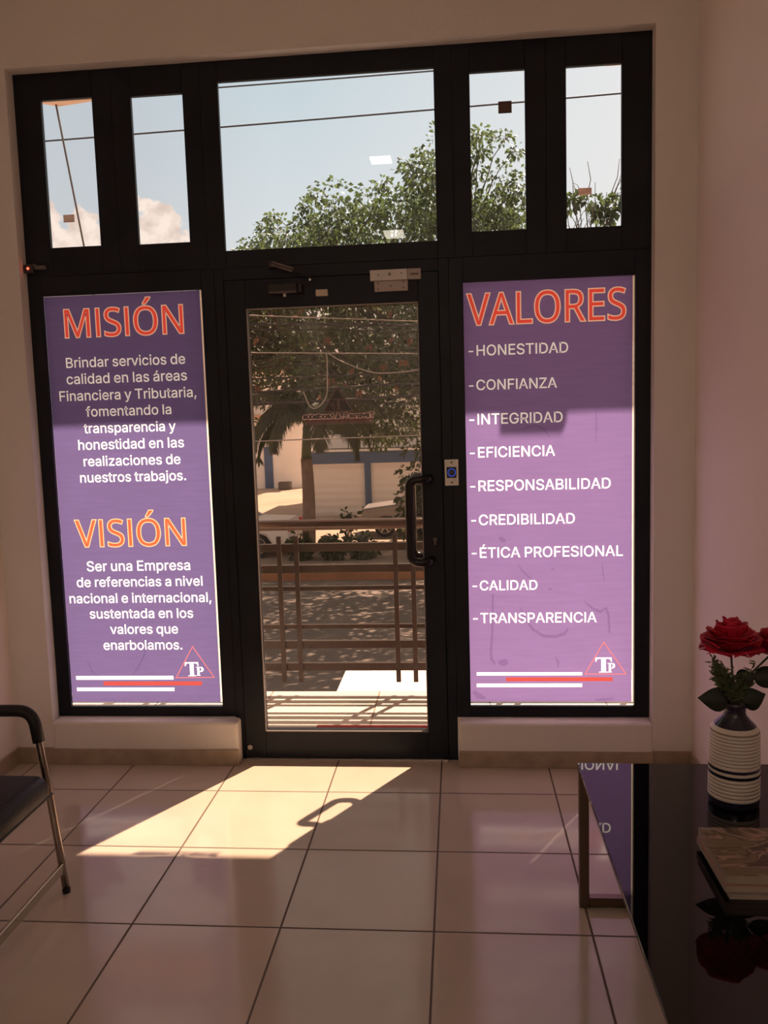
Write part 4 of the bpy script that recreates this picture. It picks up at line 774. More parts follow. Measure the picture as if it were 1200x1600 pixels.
# canopy over the porch, its edge parallel to the front
M_canopy = mat('peach_canopy_paint', (0.80, 0.58, 0.44), 0.8, 0, 0.2, 0.04, 2)
t = thing('porch_canopy', 'peach concrete canopy above the porch seen at the top of the high panes', 'canopy', (-0.3, YB, 3.36))
b = BM(); box(b, -3.6, 3.2, YB + 0.0105, 1.06, 3.304, 3.46); obj('slab', b, M_canopy, t)
b = BM(); v = [b.verts.new(p) for p in ((-2.10, 1.06, 3.304), (-1.70, 1.06, 3.304), (-1.955, 1.06, 3.213), (-2.10, 0.96, 3.304), (-1.70, 0.96, 3.304), (-1.955, 0.99, 3.213), (-2.10, 1.06, 3.245), (-1.70, 1.06, 3.235), (-2.10, 0.99, 3.245), (-1.70, 0.99, 3.235))]
for q in ((0, 6, 2, 7, 1), (3, 4, 9, 5, 8), (6, 8, 5, 2), (2, 5, 9, 7), (0, 3, 8, 6), (1, 7, 9, 4)): b.faces.new([v[i] for i in q])
bmesh.ops.recalc_face_normals(b, faces=b.faces); obj('corbel', b, M_canopy, t)
b = BM(); box(b, 0.945, 1.205, 1.04, 1.075, 3.238, 3.36, 0.004, 1); obj('hanging_box', b, M_canopy, t)
b = BM(); tube(b, [(-1.955, 1.03, 3.214), (-1.80, 1.03, 2.10), (-1.65, 0.99, 0.93)], 0.0055, 6)
o = obj('stay_cable', b, mat('grey_cable', (0.10, 0.09, 0.09), 0.6)); tag(o, 'thin dark stay cable slanting down across the far left high pane', 'cable')

# railing
M_rail = mat('weathered_steel_rail', (0.062, 0.047, 0.040), 0.40, 0.3, 0.5, 0.15, 12)
t = thing('porch_railing', 'metal porch railing of flat bars and paired uprights outside the door', 'railing', (-0.3, PYE - 0.03, PZ))
RX0, RX1, RY = -2.6, 2.2, PYE - 0.02
b = BM(); tube(b, [(RX0, RY, 0.921), (RX1, RY, 0.921)], 0.030, 18); obj('handrail', b, mat('handrail_steel', (0.11, 0.080, 0.066), 0.26, 0.5, 0.5, 0.1, 10), t, True)
for z, h, d in ((0.797, 0.043, 0.028), (0.679, 0.043, 0.028), (0.570, 0.024, 0.022), (0.356, 0.023, 0.022), (0.255, 0.043, 0.028), (0.129, 0.043, 0.028)):
    b = BM(); box(b, RX0, RX1, RY - d / 2, RY + d / 2, z - h / 2, z + h / 2, 0.0015, 1); obj('rail_bar', b, M_rail, t)
ups = []
for k in (-3, -2, -1, 0, 1, 2, 3):
    for x in (-0.825 + k * 0.636, -0.730 + k * 0.636):
        ups.append(x)
for x in ups:
    if x < RX0 or x > RX1: continue
    b = BM(); box(b, x - 0.0125, x + 0.0125, RY - 0.030, RY - 0.012, 0.047, 0.862, 0.001, 1); obj('upright', b, M_rail, t)
for x in (RX0, -1.66, RX1):
    b = BM(); box(b, x - 0.02, x + 0.02, RY - 0.02, RY + 0.02, PZ, 0.90, 0.002, 1); obj('post', b, M_rail, t)

# ---------------- street ground
def plain(name, x0, x1, y0, y1, z, m, th=0.1):
    bm = BM(); box(bm, x0, x1, y0, y1, z - th, z); return struct(name, bm, m)
plain('far_ground', -120, 120, 21.4, 160, GZ - 0.004, mat('pale_concrete_yard', (0.44, 0.33, 0.25), 0.9, 0, 0.1, 0.12, 0.4))
plain('street', -120, 120, 6.5, 15.9, GZ, mat('grey_asphalt', (0.21, 0.172, 0.15), 0.9, 0, 0.2, 0.12, 1.5))
plain('dirt_strip', -120, 120, -1, 6.5, GZ + 0.01, mat('tan_dirt', (0.27, 0.18, 0.12), 0.95, 0, 0.1, 0.2, 1.0))
plain('median_ground', -120, 120, 16.8, 21.4, GZ + 0.12, mat('median_paving', (0.33, 0.25, 0.20), 0.95, 0, 0.1, 0.15, 1.2), 0.3)
b = BM(); box(b, -120, 120, 15.9, 16.8, GZ - 0.1, GZ + 0.2, 0.03, 2); struct('kerb_strip', b, mat('orange_brown_kerb', (0.34, 0.165, 0.09), 0.85, 0, 0.2, 0.25, 1.3))

# ---------------- building across the street
M_bw = mat('white_siding', (0.78, 0.72, 0.68), 0.7, 0, 0.2)
tt = M_bw.node_tree; wv = tt.nodes.new('ShaderNodeTexWave'); wv.bands_direction = 'Z'; wv.inputs['Scale'].default_value = 1.1
tcx = tt.nodes.new('ShaderNodeTexCoord'); tt.links.new(tcx.outputs['Object'], wv.inputs['Vector']); bpx = tt.nodes.new('ShaderNodeBump'); bpx.inputs['Strength'].default_value = 0.6; bpx.inputs['Distance'].default_value = 0.03
tt.links.new(wv.outputs['Fac'], bpx.inputs['Height']); tt.links.new(bpx.outputs[0], tt.nodes['Principled BSDF'].inputs['Normal'])
M_blue = mat('blue_trim_paint', (0.075, 0.115, 0.21), 0.6, 0, 0.3, 0.1, 2)
M_wwall = mat('white_render', (0.80, 0.74, 0.69), 0.8, 0, 0.2, 0.05, 1)
BY = 29.6
t = thing('commercial_building', 'white two storey building with blue beam and columns across the street', 'building', (-1.0, BY, GZ))
for x0, x1 in ((-5.80, -3.57), (-3.34, -0.9), (-0.66, 2.2), (2.45, 5.3)):
    b = BM(); box(b, x0, x1, BY + 0.05, BY + 0.25, GZ, -0.14); obj('siding_panel', b, M_bw, t)
for x in (-5.93, -3.455, -0.78, 2.325, 5.4):
    b = BM(); box(b, x - 0.125, x + 0.125, BY - 0.06, BY + 0.3, GZ, -0.14); obj('column', b, M_blue, t)
b = BM(); box(b, -6.06, 6.0, BY - 0.08, BY + 0.32, -0.14, 0.34); obj('beam', b, M_blue, t)
b = BM(); box(b, -6.06, 6.0, BY - 0.14, BY + 0.4, 0.34, 0.42); obj('ledge', b, M_wwall, t)
b = BM(); box(b, -6.0, 6.0, BY + 1.6, BY + 8, 0.42, 3.6); obj('upper_wall', b, M_wwall, t)
b = BM(); box(b, -6.0, 6.0, BY + 0.3, BY + 8, GZ, 0.34); obj('lower_wall', b, M_wwall, t)
for x in (-5.2, -4.2, -3.2, -2.2, -1.45, -0.7, 0.3, 1.3):
    b = BM(); box(b, x - 0.02, x + 0.02, BY, BY + 0.04, 0.42, 1.6); obj('balcony_post', b, M_rail, t)
for z in (1.05, 1.6):
    b = BM(); box(b, -6.0, 6.0, BY, BY + 0.04, z - 0.02, z + 0.02); obj('balcony_rail', b, M_rail, t)
b = BM(); tube(b, [(-2.05, BY + .02, 1.6), (-1.2, BY + .02, 0.45)], 0.02, 6); tube(b, [(-0.7, BY + .02, 1.6), (-1.2, BY + .02, 0.45)], 0.02, 6); obj('balcony_brace', b, M_rail, t)
b = BM(); box(b, -6.2, 6.2, BY + 1.2, BY + 8.2, 3.6, 3.75); obj('roof', b, M_wwall, t)

t = thing('side_house', 'pale house with narrow blue door beyond the sunlit yard', 'house', (-11.5, 45, GZ))
b = BM(); box(b, -17, -8.6, 45, 52, GZ, 4.6); obj('wall', b, M_wwall, t)
b = BM(); box(b, -11.25, -10.75, 44.93, 45.02, GZ, 0.2); obj('door', b, M_blue, t)
b = BM(); box(b, -17.3, -8.3, 44.4, 52.3, 4.6, 4.8); obj('roof', b, mat('terracotta_roof', (0.42, 0.22, 0.14), 0.8), t)
b = BM(); box(b, -17.2, -8.4, 44.5, 45, 1.9, 2.1); obj('awning', b, mat('terracotta_band', (0.45, 0.27, 0.18), 0.8), t)
for x in (-11.9, -9.6):
    b = BM(); box(b, x - 0.35, x + 0.35, 44.96, 45.01, 2.7, 3.8); obj('window', b, mat('dim_window', (0.10, 0.11, 0.12), 0.2), t)
b = BM(); box(b, -10.2, -9.5, 43.6, 44.2, GZ, GZ + 0.45, 0.05); o = obj('planter_box', b, mat('dark_planter', (0.10, 0.08, 0.07), 0.8)); tag(o, 'dark low planter box in front of the pale house', 'planter')

# ---------------- cars
M_tyre = mat('tyre_rubber', (0.015, 0.014, 0.014), 0.8); M_rim = mat('alloy_rim', (0.40, 0.37, 0.35), 0.3, 0.8); M_cglass = mat('dark_car_glass', (0.03, 0.032, 0.035), 0.06, 0, 0.7)
def car(name, label, x, y, z, s, paint, rear, sedan=False):
    """SUV lying along X; its nose points to -X when s = 1."""
    t = thing(name, label, 'car', (x, y, z)); X = lambda a: x + s * a
    lower = [(0.05, .32), (0.0, .50), (0.04, .74), (0.16, .86), (1.25, 0.98), (1.45, 1.0), (3.45, 1.02), (4.45, .98), (4.58, .90), (4.62, .55), (4.55, .32), (4.10, .27), (4.06, .42), (3.93, .60), (3.72, .68), (3.50, .66), (3.34, .52), (3.28, .27), (1.30, .27), (1.24, .52), (1.08, .66), (0.86, .68), (0.65, .60), (0.52, .42), (0.48, .30)] if sedan else [(0.05, .32), (0.0, .50), (0.04, .78), (0.16, .93), (1.25, 1.06), (1.45, 1.08), (4.30, 1.10), (4.55, 1.0), (4.62, .55), (4.55, .32), (4.10, .27), (4.06, .42), (3.93, .60), (3.72, .68), (3.50, .66), (3.34, .52), (3.28, .27), (1.30, .27), (1.24, .52), (1.08, .66), (0.86, .68), (0.65, .60), (0.52, .42), (0.48, .30)]
    bm = BM(); prism(bm, [(X(a), z + c) for a, c in lower], y - 0.90, y + 0.90)
    es = [e for e in bm.edges if abs(e.verts[0].co.y - e.verts[1].co.y) < 1e-6]; bmesh.ops.bevel(bm, geom=es, offset=0.06, segments=3, affect='EDGES')
    obj('body', bm, paint, t, False)
    g0 = [(1.30, 1.06), (2.05, 1.58), (2.4, 1.64), (3.7, 1.64), (4.15, 1.55), (4.42, 1.10)]
    if sedan: g0 = [(1.20, 1.0), (1.95, 1.38), (2.3, 1.43), (2.75, 1.42), (3.45, 1.02)]
    bm = BM(); prism(bm, [(X(a), z + c) for a, c in g0], y - 0.74, y + 0.74)
    for v in bm.verts:
        if v.co.z > z + 1.3: v.co.y = y + (v.co.y - y) * 0.86
    obj('cabin_glass', bm, M_cglass, t)
    bm = BM(); prism(bm, [(X(a), z + c) for a, c in ([(1.9, 1.38), (2.3, 1.46), (2.75, 1.45), (2.95, 1.34), (2.2, 1.34)] if sedan else [(2.0, 1.58), (2.4, 1.68), (3.7, 1.68), (4.2, 1.58), (4.15, 1.54), (2.1, 1.54)])], y - 0.66, y + 0.66); obj('roof', bm, paint, t)
    for yy in (-1, 1):
        bm = BM()
        for (a, c), (a2, c2) in ((((1.15, 1.0), (1.95, 1.38)), ((2.4, 1.0), (2.4, 1.4)), ((3.5, 1.0), (2.75, 1.41))) if sedan else (((1.22, 1.06), (2.08, 1.58)), ((2.75, 1.06), (2.75, 1.6)), ((3.65, 1.06), (3.7, 1.6)), ((4.45, 1.08), (4.18, 1.56)))):
            tube(bm, [(X(a), y + yy * 0.76, z + c), (X(a2), y + yy * 0.655, z + c2)], 0.035, 8)
        obj('pillar', bm, paint, t)
        bm = BM(); box(bm, X(1.55) - .09, X(1.55) + .09, y + yy * .98 - .09, y + yy * .98 + .09, z + 1.06, z + 1.21, 0.03); obj('mirror', bm, paint, t)
        for a in (0.87, 3.70):
            bm = BM(); tube(bm, [(X(a), y + yy * 0.66, z + .335), (X(a), y + yy * 0.885, z + .335)], 0.335, 28)
            wh = obj('wheel', bm, M_tyre, t, False)
            bm = BM(); tube(bm, [(X(a), y + yy * 0.88, z + .335), (X(a), y + yy * 0.893, z + .335)], 0.215, 28)
            obj('hub', bm, M_black, wh)
            bm = BM()
            for k in range(5):
                an = 2 * pi * k / 5 + 0.3; d = Vector((cos(an), 0, sin(an)))
                obox(bm, Vector((X(a), y + yy * 0.896, z + .335)) + d * 0.11, (d, Vector((0, 1, 0)), d.cross(Vector((0, 1, 0)))), (0.115, 0.008, 0.026))
            pts = [(X(a) + .215 * cos(2 * pi * k / 24), y + yy * 0.893, z + .335 + .215 * sin(2 * pi * k / 24)) for k in range(25)]; tube(bm, pts, 0.014, 6, False)
            obj('rim', bm, M_rim, wh)
        bm = BM(); box(bm, X(0.10) - .14, X(0.10) + .16, y + yy * .72 - .17, y + yy * .72 + .17, z + .72, z + .88, 0.03); obj('headlight', bm, M_chrome, t)
        bm = BM(); box(bm, X(4.52) - .10, X(4.52) + .11, y + yy * .76 - .13, y + yy * .76 + .15, z + .72, z + .94, 0.03); obj('tail_light', bm, rear, t)
    bm = BM(); box(bm, X(0.02) - .05, X(0.02) + .30, y - .86, y + .86, z + .30, z + .50, 0.04); obj('front_bumper', bm, M_black, t)
    bm = BM(); box(bm, X(4.50) - .2, X(4.50) + .14, y - .86, y + .86, z + .30, z + .52, 0.04); obj('rear_bumper', bm, paint, t)
    return t
M_tail = mat('red_lens', (0.75, 0.02, 0.03), 0.2)
car('car', 'silver car parked across the street behind the railing and door pull', -3.12, 24.1, GZ, 1, mat('silver_paint', (0.42, 0.38, 0.36), 0.3, 0.5, 0.5), M_tail)
pw = at(447, 833, 18.7)
car('car', 'white car with red tail light, behind the left end of the railing', pw.x + 0.14 - 4.6, 19.45, GZ + 0.12, 1, mat('white_car_paint', (0.80, 0.74, 0.70), 0.25, 0, 0.5), M_tail, True)

# ---------------- overhead wires
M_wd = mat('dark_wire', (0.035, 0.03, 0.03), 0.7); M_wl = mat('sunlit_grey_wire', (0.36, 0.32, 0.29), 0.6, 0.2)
def wire(a, c, Y, r, m, label, sag=0.0):
    A, B = at(*a, Y), at(*c, Y); d = (B - A); ext = []
    n = 40; x0, x1 = -26.0, 26.0
    for i in range(n + 1):
        x = x0 + (x1 - x0) * i / n; tt = (x - A.x) / d.x; mid = (x - (A.x + B.x) / 2)
        ext.append((x, Y, A.z + d.z * tt + sag * mid * mid))
    bm = BM(); tube(bm, ext, r, 6); o = obj('overhead_wire', bm, m); tag(o, label, 'wire', 'overhead wires across the street'); return o
wire((68, 222), (972, 147), 9.5, 0.013, M_wd, 'dark wire crossing the sky through all five high panes', 0.0006)
wire((342, 137), (677, 111), 9.8, 0.012, M_wd, 'dark wire near the top of the wide high pane', 0.0006)
wire((392, 492.6), (655, 502), 9.0, 0.009, M_wl, 'pale wire, highest of those seen through the door')
wire((394, 507), (655, 508), 9.6, 0.022, M_wd, 'thick dark wire just under the top of the door glass')
wire((394, 514.5), (655, 516.5), 9.9, 0.013, M_wd, 'thin dark wire just below the thick dark wire')
wire((393, 551), (655, 552.5), 9.2, 0.0095, M_wl, 'bright level wire above the emblem where a loose wire hangs')
wire((394, 574), (655, 558.5), 10.2, 0.010, M_wd, 'thin dark wire rising right, below the bright level wire')
wire((398, 592), (655, 581), 10.0, 0.013, M_wd, 'dark wire just above the emblem tip')
wire((399, 613), (655, 598), 9.7, 0.018, M_wd, 'dark wire passing behind the emblem tip')
wire((399, 632), (655, 618), 9.4, 0.020, M_wd, 'thick dark wire passing behind the middle of the emblem')
wire((411, 627.5), (655, 629.5), 10.4, 0.010, M_wd, 'thin wire passing behind the lower half of the emblem')
wire((400.5, 689.5), (658, 680), 9.3, 0.009, M_wl, 'pale wire below the emblem, lowest of all')
def loose(pts, Y, label):
    P = [at(*p, Y) for p in pts]; out = []
    for i in range(len(P) - 1):
        p0 = P[max(0, i - 1)]; p1 = P[i]; p2 = P[i + 1]; p3 = P[min(len(P) - 1, i + 2)]
        for k in range(6):
            u = k / 6; out.append(0.5 * ((2 * p1) + (p2 - p0) * u + (2 * p0 - 5 * p1 + 4 * p2 - p3) * u * u + (3 * p1 - p0 - 3 * p2 + p3) * u ** 3))
    out.append(P[-1]); bm = BM(); tube(bm, out, 0.008, 6); o = obj('loose_wire', bm, M_wl); tag(o, label, 'wire', 'loose wires hanging from the bright level wire')
loose([(507, 551.7), (510.5, 556), (511.5, 585), (511, 614), (505, 628), (497, 636), (489, 638), (482, 631), (474, 612)], 9.2, 'pale loose wire hanging in a hook shape left of the emblem')
loose([(508, 551.7), (514, 553), (535, 565), (573, 579.6), (602, 583), (655, 577), (700, 560), (760, 552.8)], 9.2, 'pale slack wire sagging to the right above the emblem')

# ---------------- trees
M_leafA = leafmat('tree_leaf', (0.066, 0.078, 0.045), 0.36, 0.4); M_bark = mat('grey_brown_bark', (0.16, 0.115, 0.085), 0.9, 0, 0.1, 0.25, 4, 0.5, 12)
M_pod = leafmat('orange_brown_pod', (0.20, 0.085, 0.055), 0.4, 0.3)
def puff(bm, c, r, n, ls, rnd, flat=0.8):
    for _ in range(n):
        while True:
            q = Vector((rnd.uniform(-1, 1), rnd.uniform(-1, 1), rnd.uniform(-1, 1)))
            if q.length <= 1: break
        p = c + Vector((q.x * r, q.y * r, q.z * r * flat))
        d = (q + Vector((rnd.uniform(-.6, .6), rnd.uniform(-.6, .6), rnd.uniform(-.9, .1)))).normalized()
        s = d.cross(Vector((rnd.uniform(-1, 1), rnd.uniform(-1, 1), rnd.uniform(-1, 1)))).normalized()
        l = ls * rnd.uniform(.7, 1.3); w = l * rnd.uniform(.24, .34); nn = d.cross(s)
        a = bm.verts.new(p); e_ = bm.verts.new(p + d * l - Vector((0, 0, l * .15))); m1 = bm.verts.new(p + d * l * .5 + s * w + nn * w * .3); m2 = bm.verts.new(p + d * l * .5 - s * w + nn * w * .3)
        bm.faces.new((a, m1, e_)); bm.faces.new((a, e_, m2))
def limb(bm, a, c, r0, r1, rnd, n=6, wob=0.12):
    pts = []; L_ = (c - a).length
    for i in range(n + 1):
        u = i / n; p = a.lerp(c, u) + Vector((0, 0, 0.10 * L_ * sin(pi * u)))
        if 0 < i < n: p += Vector((rnd.uniform(-1, 1), rnd.uniform(-1, 1), rnd.uniform(-1, 1))) * wob * L_ / n
        pts.append(p)
    tube(bm, pts, r0, 7, True, [r0 + (r1 - r0) * i / n for i in range(n + 1)])
SIL = [(-7.5, 4.2), (-5.6, 5.2), (-4.6, 5.9), (-4.14, 6.35), (-3.5, 6.75), (-2.7, 6.9), (-2.1, 7.1), (-1.47, 7.0), (-0.85, 7.45), (-0.24, 7.7), (0.63, 8.25), (1.0, 8.15), (1.56, 7.6), (1.9, 7.2), (2.3, 5.6), (3.0, 4.6)]
K = 1.244                                     # the crown stands 25 m from the camera
SIL = [(0.159 + (x - 0.159) * K, 1.466 + (z - 1.466) * K) for x, z in SIL]
def ztop(x):
    for (a, c), (d, f) in zip(SIL, SIL[1:]):
        if a <= x <= d: return c + (f - c) * (x - a) / (d - a)
    return 0
rnd = random.Random(21)
TB = Vector((0.45, 22.6, GZ))
t = thing('street_tree', 'large leafy tree with hanging brown pods across the street, behind the emblem', 'tree', TB)
bt = BM(); bl = BM(); cl_ = []
fork = TB + Vector((-0.15, 0, 3.4)); limb(bt, TB, fork, 0.30, 0.22, rnd, 6, .05)
mains = []
for a in (Vector((-5.2, 22.0, 3.8)), Vector((-3.2, 21.4, 5.6)), Vector((-1.2, 23.6, 6.4)), Vector((0.7, 22.2, 7.2)), Vector((1.8, 23.4, 6.0)), Vector((-3.7, 23.9, 4.0)), Vector((0.8, 20.9, 4.4))):
    limb(bt, fork, a, 0.15, 0.07, rnd, 8, .16); mains.append(a)
tries = 0
while len(cl_) < 290 and tries < 9000:
    tries += 1
    x = rnd.uniform(-8.6, 3.0); zt = ztop(x); zb = 1.15 if x < -3.0 else (0.85 if x < -2.0 else 0.25)
    if zt < zb + .6: continue
    u = rnd.random() ** 0.8; z = zb + (zt - 0.5 - zb) * u
    if z > 6.3 and rnd.random() < 0.2: continue
    if -6.7 < x < -4.9 and 1.7 < z < 3.0: continue
    halfd = 2.6 * math.sqrt(max(0.08, 1 - ((x + 2.0) / 7.2) ** 2)); y = 22.2 + rnd.uniform(-halfd, halfd) * (1 if z > 2.2 else 0.6)
    if z < 1.7 and x < -2.6 and rnd.random() < 0.6: continue
    if z < 1.3 and rnd.random() < 0.45: continue
    c = Vector((x, y, z))
    if any((c - q).length < 0.66 for q in cl_): continue
    cl_.append(c)
for c in cl_:
    puff(bl, c, rnd.uniform(.50, .82), rnd.randint(165, 235), 0.155, rnd)
    m = min(mains, key=lambda q: (q - c).length); m2 = fork.lerp(m, rnd.uniform(.6, 1.0))
    if rnd.random() < 0.65: limb(bt, m2, c, 0.04, 0.012, rnd, 5, .18)
for px_, py_, rr_ in ((412, 355, .28), (425, 340, .22), (437, 372, .34), (480, 318, .30), (492, 308, .24), (474, 338, .3), (598, 288, .26), (640, 262, .25), (668, 250, .28), (752, 208, .3), (788, 214, .26), (806, 236, .26)):
    c = at(px_, py_, 22.1); puff(bl, c, rr_, 60, 0.15, rnd); m = min(mains, key=lambda q: (q - c).length); limb(bt, m, c, 0.03, 0.008, rnd, 6, .12)
obj('trunk', bt, M_bark, t, True); obj('foliage', bl, M_leafA, t)
for px_, py_ in ((608, 488), (463, 492), (513, 528), (612, 527), (630, 563), (600, 571), (593, 588), (550, 577), (620, 604), (560, 612), (517, 593), (500, 620), (400, 530), (403, 604), (540, 600), (578, 540), (642, 530), (470, 480)):
    c = at(px_, py_, 19.0 + rnd.uniform(-.2, .2)); bm = BM(); sc_ = rnd.uniform(.75, 1.5)
    for k in range(9):
        q = c + Vector((rnd.uniform(-.06, .06), rnd.uniform(-.06, .06), rnd.uniform(-.02, .05))) * sc_; leaf(bm, q, (rnd.uniform(-.35, .35), rnd.uniform(-.3, .3), -1), rnd.uniform(.10, .20) * sc_, 0.04, (0, 1, 0), .1, 3)
    obj('seed_pods', bm, M_pod, t)

# flat topped tree on the near side of the street; unseen, its crown shaped to shade the road
rnd = random.Random(33)
tb2 = Vector((4.6, 12.2, GZ)); t = thing('unseen_shade_tree', 'unseen roadside tree, its flat crown shaped to shade the street', 'tree', tb2)
bt = BM(); bl = BM(); fork = tb2 + Vector((-0.3, 0.1, 4.6)); limb(bt, tb2, fork, 0.22, 0.16, rnd, 7, .05)
cl_ = []; tries = 0
while len(cl_) < 250 and tries < 16000:
    tries += 1
    x = rnd.uniform(-3.6, 6.5); y = rnd.uniform(8.4, 18.4)
    if ((x - 1.2) / 5.8) ** 2 + ((y - 13.4) / 5.6) ** 2 > 1: continue
    z = 1.466 + (y + 3.484) * rnd.uniform(0.160, 0.184)
    c = Vector((x, y, z))
    if any((c - q).length < 0.46 for q in cl_) or (c - Vector((3.0, 14.6, c.z))).length < 1.3: continue
    cl_.append(c)
for c in cl_:
    puff(bl, c, rnd.uniform(.45, .70), rnd.randint(80, 120), 0.21, rnd, .28)
    if rnd.random() < .5: limb(bt, fork, c - Vector((0, 0, .05)), 0.035, 0.012, rnd, 6, .05)
obj('trunk', bt, M_bark, t, True); obj('foliage', bl, M_leafA, t)

# thin half bare tree seen in the far right pane
rnd = random.Random(8)
tbp = Vector((3.1, 14.6, GZ)); t = thing('bare_tree', 'thin half bare tree with upright twigs seen in the far right high pane', 'tree', tbp)
bt = BM(); bl = BM(); fork = tbp + Vector((-0.1, 0, 5.2)); limb(bt, tbp, fork, 0.09, 0.06, rnd, 8, .08)
for ex in (at(890, 262, 14.6), at(918, 252, 14.6), at(968, 248, 14.6), at(948, 300, 14.6), at(897, 290, 14.6), at(930, 285, 14.3), at(972, 300, 14.9), at(886, 330, 14.6)):
    limb(bt, fork + Vector((0, 0, rnd.uniform(-.3, .1))), ex, 0.022, 0.006, rnd, 7, .15)
    for k in range(3):
        q = fork.lerp(ex, rnd.uniform(.5, .8)); limb(bt, q, q + Vector((rnd.uniform(-.4, .4), rnd.uniform(-.2, .2), rnd.uniform(.25, .6))), 0.010, 0.004, rnd, 4, .15)
for p_ in ((890, 312), (900, 308), (935, 318), (945, 328), (962, 312), (970, 305), (955, 335), (940, 345), (925, 312), (888, 318), (960, 325)):
    puff(bl, at(*p_, 14.6), 0.17, 26, 0.17, rnd)
obj('trunk', bt, M_bark, t, True); obj('foliage', bl, M_leafA, t)

# ---------------- palm
M_frond = leafmat('palm_leaflet', (0.060, 0.060, 0.030), 0.3, 0.35)
rnd = random.Random(4)
_p = at(480, 800, 19.6); pb = Vector((_p.x, 19.6, GZ + 0.12)); t = thing('palm_tree', 'royal palm with smooth grey trunk and drooping fronds across the street', 'palm tree', pb)
b = BM(); zt_ = at(480, 716, 19.6).z
pr_ = [(pb.x + 0.06 * sin(i / 8 * 2), pb.y, pb.z + (zt_ - pb.z) * i / 10) for i in range(11)]
tube(b, pr_, 0.2, 20, True, [0.20 - 0.004 * i for i in range(11)]); obj('trunk', b, mat('grey_palm_bark', (0.24, 0.165, 0.125), 0.85, 0, 0.2, 0.2, 5), t, True)
top_ = Vector(pr_[-1])
b = BM(); tube(b, [top_, top_ + Vector((0.03, 0, 0.5)), top_ + Vector((0.05, 0, 1.25))], 0.15, 18, True, [0.145, 0.13, 0.07]); obj('crownshaft', b, mat('green_crownshaft', (0.10, 0.12, 0.045), 0.5, 0, 0.4, 0.2, 3), t, True)
cp = top_ + Vector((0.05, 0, 1.2))
def frond(az_, e0, length, droop):
    bm = BM(); d0 = Vector((cos(az_), sin(az_) * 0.8, 0)); pts = []; p = cp.copy(); el_ = e0; n = 16; st = length / n
    for i in range(n + 1):
        pts.append(p.copy()); p = p + (d0 * cos(el_) + Vector((0, 0, 1)) * sin(el_)) * st; el_ -= droop / n
    tube(bm, pts, 0.02, 6, True, [0.028 * (1 - 0.8 * i / n) for i in range(n + 1)])
    for i in range(2, n * 4):
        u = i / (n * 4); k = u * n; j = int(k); f_ = k - j; q = pts[j].lerp(pts[min(j + 1, n)], f_); tg = (pts[min(j + 1, n)] - pts[max(j - 1, 0)]).normalized()
        sd_ = tg.cross(Vector((0, 0, 1))); sd_ = sd_.normalized() if sd_.length > .05 else Vector((1, 0, 0))
        ll = 0.62 * (sin(pi * min(1, 0.12 + u * 0.9)) ** 0.6) * rnd.uniform(.8, 1.1)
        for sg in (-1, 1):
            d = (sd_ * sg * 0.75 + tg * 0.55 + Vector((0, 0, -0.55 + rnd.uniform(-.25, .15)))).normalized()
            w = 0.020; s = d.cross(Vector((rnd.uniform(-.3, .3), rnd.uniform(-1, -.6), .2))).normalized() * w
            a = bm.verts.new(q - s); c = bm.verts.new(q + s); m1 = bm.verts.new(q + d * ll * .6 + s * .8 - Vector((0, 0, ll * .08))); m0 = bm.verts.new(q + d * ll * .6 - s * .8 - Vector((0, 0, ll * .08))); e_ = bm.verts.new(q + d * ll - Vector((0, 0, ll * .30)))
            bm.faces.new((a, c, m1, m0)); bm.faces.new((m0, m1, e_))
    obj('frond', bm, M_frond, t)
for az_, e0, ln, dr in ((3.14, 0.45, 2.5, 2.3), (2.6, 0.75, 2.6, 2.3), (3.7, 0.6, 2.4, 2.5), (0.1, 0.5, 2.5, 2.2), (0.6, 0.75, 2.7, 2.2), (-0.5, 0.55, 2.5, 2.4), (-1.2, 0.5, 2.3, 2.4), (4.2, 0.5, 2.3, 2.4), (1.6, 0.8, 2.6, 2.0), (0.3, 1.0, 2.9, 2.3), (2.9, 1.05, 2.8, 2.3), (-0.2, 0.2, 2.3, 2.0), (3.4, 0.15, 2.3, 2.0), (5.3, 0.8, 2.5, 2.3), (2.2, 1.15, 2.3, 1.9)):
    frond(az_, e0, ln, dr)

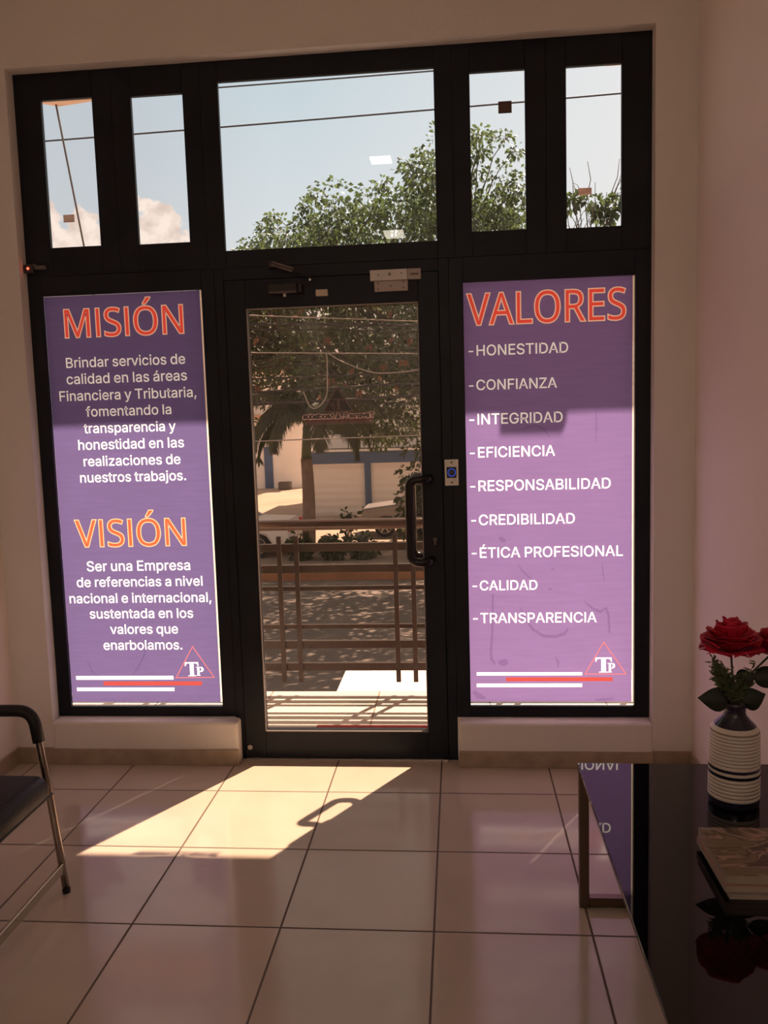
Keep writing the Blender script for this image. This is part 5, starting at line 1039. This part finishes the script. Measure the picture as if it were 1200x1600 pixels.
# small pale palm crown further back
# ---------------- low plants on the median and the dark shrub by the car
M_low = leafmat('low_plant_leaf', (0.045, 0.055, 0.025), 0.25, 0.35)
def lowplant(x, y, r, h, n, label, seed, name='low_plant', cat='plant', ls=.22):
    rnd = random.Random(seed); t = thing(name, label, cat, (x, y, GZ + 0.12), 'low plants on the median'); bl = BM(); bs = BM()
    for i in range(n):
        a = rnd.uniform(0, 2 * pi); d = Vector((cos(a) * rnd.uniform(.1, .8), sin(a) * rnd.uniform(.1, .8), rnd.uniform(.6, 1.2))).normalized(); e_ = Vector((x + cos(a) * r * rnd.random(), y + sin(a) * r * 0.7 * rnd.random(), GZ + 0.12 + h * rnd.uniform(.35, 1)))
        tube(bs, [(x + cos(a) * r * .2, y + sin(a) * r * .15, GZ + 0.11), e_], 0.008, 5)
        puff(bl, e_, ls * 0.9, 9, ls, rnd)
    obj('stems', bs, M_bark, t); obj('leaves', bl, M_low, t)
lowplant(-4.05, 18.2, 0.24, 0.55, 34, 'dark low plant on the median, left of the palm trunk foot', 2)
lowplant(-3.20, 18.2, 0.24, 0.50, 34, 'dark low plant on the median just right of the palm trunk', 3)
lowplant(-2.35, 18.3, 0.22, 0.45, 32, 'dark low plant at the right end of the planted median', 6)
lowplant(-3.05, 20.8, 0.22, 0.95, 12, 'thin sprig of upright leaves standing in front of the silver car', 7, ls=.16)
def shrub(c, rx, rz, n, label, seed):
    rnd = random.Random(seed); t = thing('shrub', label, 'shrub', (c[0], c[1], GZ)); bl = BM(); bs = BM()
    for i in range(n):
        q = Vector((rnd.uniform(-.7, .7) * rx, rnd.uniform(-.6, .6) * rx, rnd.uniform(-1, 1) * rz)); puff(bl, Vector(c) + q, .30, 40, .2, rnd)
        tube(bs, [(c[0], c[1], GZ), Vector((c[0], c[1], GZ)).lerp(Vector(c) + q, .5) + Vector((0, 0, .2)), Vector(c) + q], 0.015, 5)
    obj('stems', bs, M_bark, t); obj('foliage', bl, M_low, t)
s0 = at(652, 795, 22.0); shrub((s0.x + .15, 21.6, s0.z), 0.75, 1.15, 34, 'dark leafy shrub behind the door pull in front of the silver car', 9)
